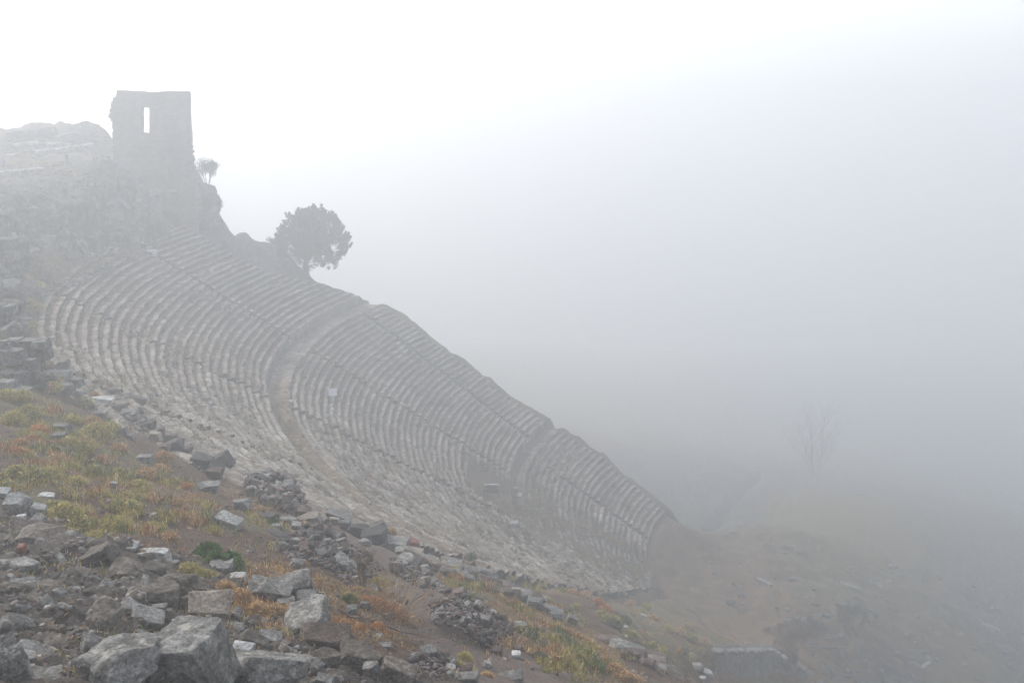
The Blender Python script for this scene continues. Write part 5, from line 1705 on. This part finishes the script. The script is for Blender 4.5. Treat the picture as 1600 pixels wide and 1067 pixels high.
# ---------------------------------------------------------------- plants of the near slope
def bush_mesh(kind, seed):
    g = np.random.default_rng(seed)
    n = 150
    a = g.uniform(0, 6.283, n); r = g.random(n) ** .6 * .42
    pts = np.stack([np.cos(a) * r, np.sin(a) * r, np.zeros(n)], 1)
    h = (.62 - r * .55)
    pal = {'yellow': YELLOW, 'straw': STRAW, 'orange': ORANGE, 'grey': GREYG, 'olive': YELLOW + GREYG[:2]}[kind]
    A = blades(pts, 9, h, .011, pal, .05, seed, .55)
    # fine heads
    g2 = np.random.default_rng(seed + 5)
    m = 420
    a = g2.uniform(0, 6.283, m); e = g2.uniform(.15, 1.5, m); rr = g2.uniform(.25, .55, m)
    q = np.stack([np.cos(a) * np.cos(e) * rr, np.sin(a) * np.cos(e) * rr, np.sin(e) * rr * 1.1], 1)
    B2 = blades(q, 4, .10, .016, [tuple(min(1, c * 1.12) for c in p) for p in pal], .03, seed + 1, 1.2)
    return blade_mesh('tuft', [A, B2])


TUFT = {k: [bush_mesh(k, 10 * i + j) for j in range(3)] for i, k in enumerate(['yellow', 'straw', 'orange', 'grey', 'olive'])}
PLANTS = [
    ('yellow', 150, 685, 46), ('yellow', 170, 672, 30), ('olive', 128, 706, 34), ('yellow', 108, 700, 32), ('straw', 90, 722, 30), ('olive', 145, 745, 34), ('yellow', 118, 760, 34),
    ('olive', 55, 758, 48), ('olive', 25, 748, 44), ('yellow', 78, 748, 38), ('olive', 8, 770, 40), ('yellow', 215, 765, 36), ('olive', 200, 800, 40), ('yellow', 205, 785, 36), ('straw', 228, 745, 30),
    ('yellow', 100, 815, 50), ('olive', 128, 832, 48), ('yellow', 150, 850, 42), ('olive', 98, 840, 36), ('yellow', 160, 830, 36), ('olive', 82, 800, 36), ('yellow', 190, 820, 30), ('yellow', 240, 830, 34), ('straw', 262, 845, 30),
    ('yellow', 20, 660, 36), ('olive', 42, 650, 34), ('yellow', 10, 625, 34), ('olive', 60, 690, 30), ('yellow', 35, 625, 28), ('straw', 70, 610, 28), ('yellow', 82, 610, 28), ('olive', 132, 640, 26), ('yellow', 112, 660, 26), ('straw', 145, 662, 26),
    ('orange', 45, 640, 18), ('orange', 58, 680, 34), ('orange', 50, 692, 26), ('orange', 27, 712, 30), ('orange', 30, 700, 26), ('orange', 380, 796, 22), ('orange', 290, 762, 20), ('straw', 255, 720, 28), ('straw', 250, 738, 28), ('straw', 275, 790, 26), ('straw', 185, 705, 28),
    ('yellow', 295, 900, 40), ('yellow', 318, 905, 34), ('olive', 305, 880, 28), ('straw', 350, 925, 34), ('straw', 375, 938, 36), ('straw', 400, 955, 34), ('straw', 430, 962, 34), ('straw', 455, 955, 26), ('straw', 340, 940, 28), ('orange', 372, 900, 14),
    ('straw', 405, 800, 22), ('orange', 480, 875, 24), ('orange', 500, 880, 22), ('straw', 475, 885, 20), ('straw', 545, 905, 22), ('straw', 610, 835, 20), ('straw', 592, 838, 18),
    ('olive', 640, 905, 18), ('grey', 735, 880, 20), ('yellow', 590, 915, 26), ('olive', 545, 935, 24), ('straw', 560, 925, 22),
    ('orange', 585, 950, 36), ('orange', 605, 958, 42), ('orange', 622, 968, 34), ('orange', 575, 940, 22), ('orange', 560, 985, 24), ('orange', 590, 985, 26), ('orange', 545, 975, 18),
    ('grey', 843, 1030, 26), ('grey', 828, 1028, 18), ('olive', 850, 1052, 20), ('straw', 650, 1030, 18), ('yellow', 725, 1030, 26), ('yellow', 712, 1040, 22), ('straw', 700, 1060, 20), ('straw', 760, 1058, 22),
    ('straw', 905, 1000, 22), ('straw', 920, 1010, 24), ('straw', 935, 1020, 24), ('straw', 945, 1035, 26), ('straw', 888, 990, 20), ('straw', 960, 1050, 28), ('straw', 975, 1062, 28), ('straw', 990, 1066, 26), ('straw', 870, 982, 18),
    ('grey', 960, 978, 26), ('olive', 950, 970, 22), ('grey', 975, 972, 22), ('olive', 985, 995, 22), ('olive', 940, 962, 20), ('orange', 935, 945, 20), ('orange', 945, 955, 20), ('straw', 915, 935, 22), ('orange', 895, 932, 18), ('yellow', 900, 950, 16), ('yellow', 855, 938, 16),
    ('olive', 1030, 1025, 22), ('olive', 1020, 1012, 20), ('grey', 1068, 1018, 18), ('olive', 1078, 1028, 20), ('yellow', 1000, 960, 20), ('straw', 1020, 970, 20), ('yellow', 1040, 985, 20), ('straw', 1060, 990, 20), ('olive', 1080, 1000, 20), ('straw', 1100, 1005, 18), ('yellow', 1010, 950, 18), ('straw', 985, 945, 18),
    ('straw', 1075, 980, 14), ('yellow', 1095, 1018, 16), ('olive', 1110, 1012, 14), ('straw', 1140, 1003, 12), ('straw', 1165, 1008, 12), ('olive', 880, 925, 14), ('yellow', 840, 925, 14),
    ('yellow', 55, 475, 22), ('yellow', 48, 490, 22), ('olive', 45, 505, 20), ('yellow', 60, 450, 18), ('olive', 52, 520, 18), ('yellow', 42, 440, 16), ('olive', 75, 570, 16), ('straw', 10, 478, 18), ('straw', 12, 492, 20), ('orange', 8, 500, 16), ('yellow', 84, 598, 18), ('straw', 92, 600, 16), ('orange', 148, 618, 12),
]
groups = {'yellow': 'yellow dry tufts', 'straw': 'straw coloured tufts', 'orange': 'orange dead plants', 'grey': 'grey green plants', 'olive': 'olive green tufts'}
names = {'yellow': 'dry_shrub', 'straw': 'straw_tuft', 'orange': 'dead_plant', 'grey': 'grey_shrub', 'olive': 'olive_shrub'}
adjs = {'yellow': 'yellow feathery shrub', 'straw': 'straw coloured tuft', 'orange': 'orange dead plant', 'grey': 'grey green leafy shrub', 'olive': 'olive green shrub'}
per = {k: [] for k in groups}
for q, (kd, x, y, w) in enumerate(PLANTS):
    g = ground_fast(x, y); dist = float(np.linalg.norm(g))
    o = bpy.data.objects.new(names[kd], TUFT[kd][q % 3]); C.objects.link(o)
    if not o.data.materials: o.data.materials.append(M_BLADE)
    s = w / 1535.462 * dist
    o.location = (g[0], g[1], g[2] - .02); o.rotation_euler = (0, 0, rnd.uniform(0, 6.28)); o.scale = (s, s, s * rnd.uniform(.75, 1.0))
    per[kd].append((o, x, y, ('large ' if w > 30 else 'small ' if w < 20 else '') + adjs[kd]))
for kd, it in per.items():
    label_in_order(it, [600, 700, 780, 860, 940, 1000], ['by the block walls', 'on the upper part of the near bank', 'across the middle of the near bank', 'above the rubble core', 'on the slope beside the boulders', 'on the lower middle slope', 'near the bottom edge'], '', 'plant', groups[kd])
    for o, *_ in it: o['label'] = o['label'].replace(' , ', ', ')

# the bright green bush
g0 = ground_pt(342, 885); gb = empty('green_bush', g0); tag(gb, 'dense bright green bush on the brown soil', 'bush')
s = 66 / 1535 * g0.length
g2 = np.random.default_rng(4); cs = []; rs = []
for q in range(120):
    a = g2.uniform(0, 6.28); e = g2.uniform(0, 1.5); t = g2.random() ** .4
    lob = Vector((-.22, 0, .05)) if q % 3 else Vector((.26, -.1, -.08))
    cs.append(((lob.x + math.cos(a) * math.cos(e) * .30 * t) * s, (lob.y + math.sin(a) * math.cos(e) * .3 * t) * s, (.05 + lob.z + math.sin(e) * .40 * t) * s)); rs.append(.085 * s)
link('foliage', leaf_cloud(15000, cs, rs, .07, [(.09, .19, .035), (.13, .24, .05), (.06, .13, .025), (.16, .27, .07)], 6), M_LEAF, gb)
B = Buf(); g = random.Random(3)
for q in range(10): limb(B, Vector((g.uniform(-.2, .2), g.uniform(-.2, .2), -.05)), Vector((g.uniform(-.8, .8), g.uniform(-.6, .6), 1)), .3, .015, 1, .5, None, g)
link('stem', B.mesh('stem'), M_BARK, gb)
# small green plants
for q, (x, y, w, lab) in enumerate([(730, 938, 26, 'bright green clump beside the brown angular boulder'), (545, 938, 24, 'green clump at the foot of the stump'), (632, 880, 12, 'tiny green plant by the cut blocks'), (808, 985, 12, 'small vivid green plant right of the round heap'),
                                    (117, 551, 9, 'small vivid green plant on the top rows near their left end'), (28, 395, 12, 'green plant among the rocks of the upper left bank'), (425, 822, 26, 'lime green grass clump by the brown stone pile')]):
    p = ground_pt(x, y); r = empty('green_clump', p); tag(r, lab, 'plant')
    s = w / 1535 * p.length
    me = blade_mesh('blades', [blades(np.random.default_rng(q).normal(0, .22 * s, (60, 3)) * [1, 1, 0], 8, .42 * s, .012, GREEN, .03, q, .6)])
    link('blades', me, M_BLADE, r)
    B = Buf(); tube(B, [(0, 0, -.05), (0, 0, .2 * s)], [.012, .008], 5); link('stem', B.mesh('stem'), M_BARK, r)

# dry stump with upright broken stalks
p = ground_pt(567, 925); st = empty('dry_stump', p); tag(st, 'tall dry reddish brown stump with splayed stalks, standing between heap and path', 'stump')
Hs = (925 - 868) / 1535 * p.length / .87
B = Buf(); g = random.Random(8)
for q in range(7): tube(B, [(g.uniform(-.08, .08), g.uniform(-.05, .05), -.1), (g.uniform(-.1, .1), g.uniform(-.05, .05), Hs * .4), (g.uniform(-.14, .14), 0, Hs * .72)], [.06, .045, .03], 6)
link('stem', B.mesh('stem'), M_DEADWOOD, st)
B = Buf()
for q in range(22): limb(B, Vector((g.uniform(-.1, .1), g.uniform(-.06, .06), Hs * g.uniform(.45, .72))), Vector((g.uniform(-1.1, 1.1), g.uniform(-.5, .5), 1)), Hs * .3, .014, 1, .5, None, g)
link('stalks', B.mesh('stalks'), M_DEADWOOD, st)
# dead branches and the fallen shrub skeleton
for q, (x0, y0, x1, y1, r, lab) in enumerate([(530, 962, 580, 976, .05, 'thick dead branch lying on the soil left of the orange shrub'), (535, 978, 600, 992, .025, 'thin dead branch below the thick one'),
                                              (580, 974, 650, 998, .03, 'long dead twig running under the orange shrub'), (650, 940, 665, 934, .03, 'short pale stick on the path')]):
    a = ground_pt(x0, y0); b = ground_pt(x1, y1); B = Buf(); g = random.Random(q + 2)
    ptsb = [a + (b - a) * (i / 6) + Vector((0, 0, .06 + g.uniform(0, .1))) for i in range(7)]
    tube(B, [v - a for v in ptsb], [r * (1 - .09 * i) for i in range(7)], 6)
    for k in range(8 if q < 3 else 0):
        i = g.randrange(2, 7); limb(B, ptsb[i] - a, ((b - a).normalized() + Vector((g.uniform(-.7, .7), g.uniform(-.7, .7), g.uniform(0, .8)))), g.uniform(.4, .9), r * .35, 1, .5, None, g)
    o = link('dead_branch', B.mesh('dead_branch'), M_DEADWOOD); o.location = a; tag(o, lab, 'branch')
p = ground_pt(612, 965); B = Buf(); g = random.Random(5)
for q in range(16): limb(B, Vector((g.uniform(-.2, .2), g.uniform(-.2, .2), 0)), Vector((g.uniform(-1, 1.3), g.uniform(-.6, .6), g.uniform(.2, .8))), g.uniform(.6, 1.1), .016, 2, .5, None, g)
o = link('fallen_shrub', B.mesh('fallen_shrub'), flat_mat('pale_twigs', (.36, .24, .14), .3, 9, .01)); o.location = p; tag(o, 'pale twiggy skeleton of a fallen shrub amid the orange dead plants', 'shrub')
for q, (x, y, h) in enumerate([(92, 655, 22), (893, 985, 20), (640, 760 + 20, 12), (725, 770, 0)]):
    if not h: continue
    p = ground_pt(x, y); B = Buf(); g = random.Random(q)
    for k in range(3): limb(B, Vector((0, 0, -.05)), Vector((g.uniform(-.3, .3), g.uniform(-.3, .3), 1)), h / 1535 * p.length * .7, .018, 2, .4, None, g)
    o = link('dry_stalk', B.mesh('dry_stalk'), M_DEADWOOD); o.location = p
    tag(o, ['thin dark dry stalk standing on the upper part of the near bank', 'rusty dry stalk at the lower end of the mossy boulder line', 'small dry stalk among the ruined middle rows'][q], 'plant')

# grass of the near slope, uncountable
GP = [(0, 596), (80, 600), (150, 640), (340, 745), (480, 812), (640, 872), (740, 888), (860, 915), (1000, 950), (1210, 1003), (1240, 1067), (0, 1067)]
xy = poly_pts(GP, 21000)
Pg = np.array([ground_fast(x, y) for x, y in xy]); Wg = cover(Pg[:, 0], Pg[:, 1])
dz = detail(Pg[:, 0], Pg[:, 1], Wg)
nz = fbm(Pg[:, 0] * .8, Pg[:, 1] * .8, 201, 4)
D = np.hypot(Pg[:, 0], Pg[:, 1])
Pg[:, 2] += dz
rr = rng.random(len(Pg))
sets = []
clump = sstep(-.05, .28, nz)
mG = ((Wg[:, 1] * 1.5 + .12) * clump > rr); mO = ((Wg[:, 2] * 1.6 + .10) * (.25 + .75 * clump) > rr)
n5 = fbm(Pg[:, 0] * .35, Pg[:, 1] * .35, 301, 3)
def gset(m, cols, seed, h=.2):
    q = Pg[m]; k = D[m]
    return blades(q, 6, h * (.8 + k * .006), .013, cols, .09, seed, .7) if len(q) else None
sets = [gset(mG & (n5 < .34), YELLOW + STRAW[:2], 1), gset(mG & (n5 >= .34), GREEN + YELLOW, 2, .15), gset(mO & ~mG & (n5 < .2), STRAW, 3, .17), gset(mO & ~mG & (n5 >= .2), STRAW[:2] + ORANGE, 4, .17)]
me = blade_mesh('dry_grass', [s for s in sets if s is not None])
tag(link('dry_grass', me, M_BLADE), 'short dry grass growing in patches over the near slope', 'grass', kind='stuff')
xy2 = poly_pts([(0, 640), (90, 640), (200, 690), (330, 790), (340, 850), (170, 850), (90, 790), (0, 760)], 75) + poly_pts([(690, 880), (860, 915), (1080, 1000), (1100, 1030), (960, 1067), (860, 1060), (800, 950), (700, 930)], 60)
sc_sets = []
for i_, (x_, y_) in enumerate(xy2):
    p_ = ground_fast(x_, y_); r_ = rnd.uniform(.25, .6)
    n_ = 26; aa = np.random.default_rng(i_); an = aa.uniform(0, 6.28, n_); ra = aa.random(n_) ** .6 * r_
    c_ = np.stack([p_[0] + np.cos(an) * ra, p_[1] + np.sin(an) * ra, np.full(n_, p_[2] + .02)], 1)
    sc_sets.append(blades(c_, 9, (.2 + .55 * (r_ - ra)), .015, rnd.choice([YELLOW, YELLOW, STRAW, YELLOW[2:] + GREYG]), .06, i_ + 40, .6))
tag(link('dry_scrub', blade_mesh('dry_scrub', sc_sets), M_BLADE), 'low mounds of yellow and straw scrub merging over the near bank', 'scrub', kind='stuff')
# straw litter on the bare soil
mS = (Wg[:, 0] - Wg[:, 5] * .3 + .06 + nz * .4 > rr) & ~mG & ~mO
B = blades(Pg[mS], 5, .07, .008, BROWN + STRAW[3:4], .15, 9, 2.5)
tag(link('litter', blade_mesh('litter', [B]), M_BLADE), 'dry stalks and litter lying on the brown soil', 'litter', kind='stuff')
# green strip on the lower slope
q = np.array([ground_fast(x + rnd.gauss(0, 5), y + rnd.gauss(0, 4)) for x, y in [(868 + t * 75, 985 + t * 62) for t in np.random.default_rng(2).random(500)]])
tag(link('green_strip', blade_mesh('green_strip', [blades(q, 6, .22, .011, GREEN, .08, 12, .5)]), M_BLADE), 'strip of vivid green grass in the fold of the lower slope', 'grass', kind='stuff')
# distant grass on the bank past the theatre and on the upper bank
xy = poly_pts([(40, 400), (180, 385), (235, 392), (60, 450), (60, 530), (36, 540), (40, 440)], 1500) + poly_pts([(0, 212), (175, 212), (175, 300), (0, 330)], 1500)
q = np.array([ground_fast(x, y) for x, y in xy])
tag(link('bank_grass', blade_mesh('bank_grass', [blades(q, 8, .22, .022, [(.22, .19, .08), (.17, .155, .065), (.25, .19, .10), (.13, .14, .06)], .3, 14, .6)]), M_BLADE), 'yellowing grass on the plateau and along the top walkway', 'grass', kind='stuff')
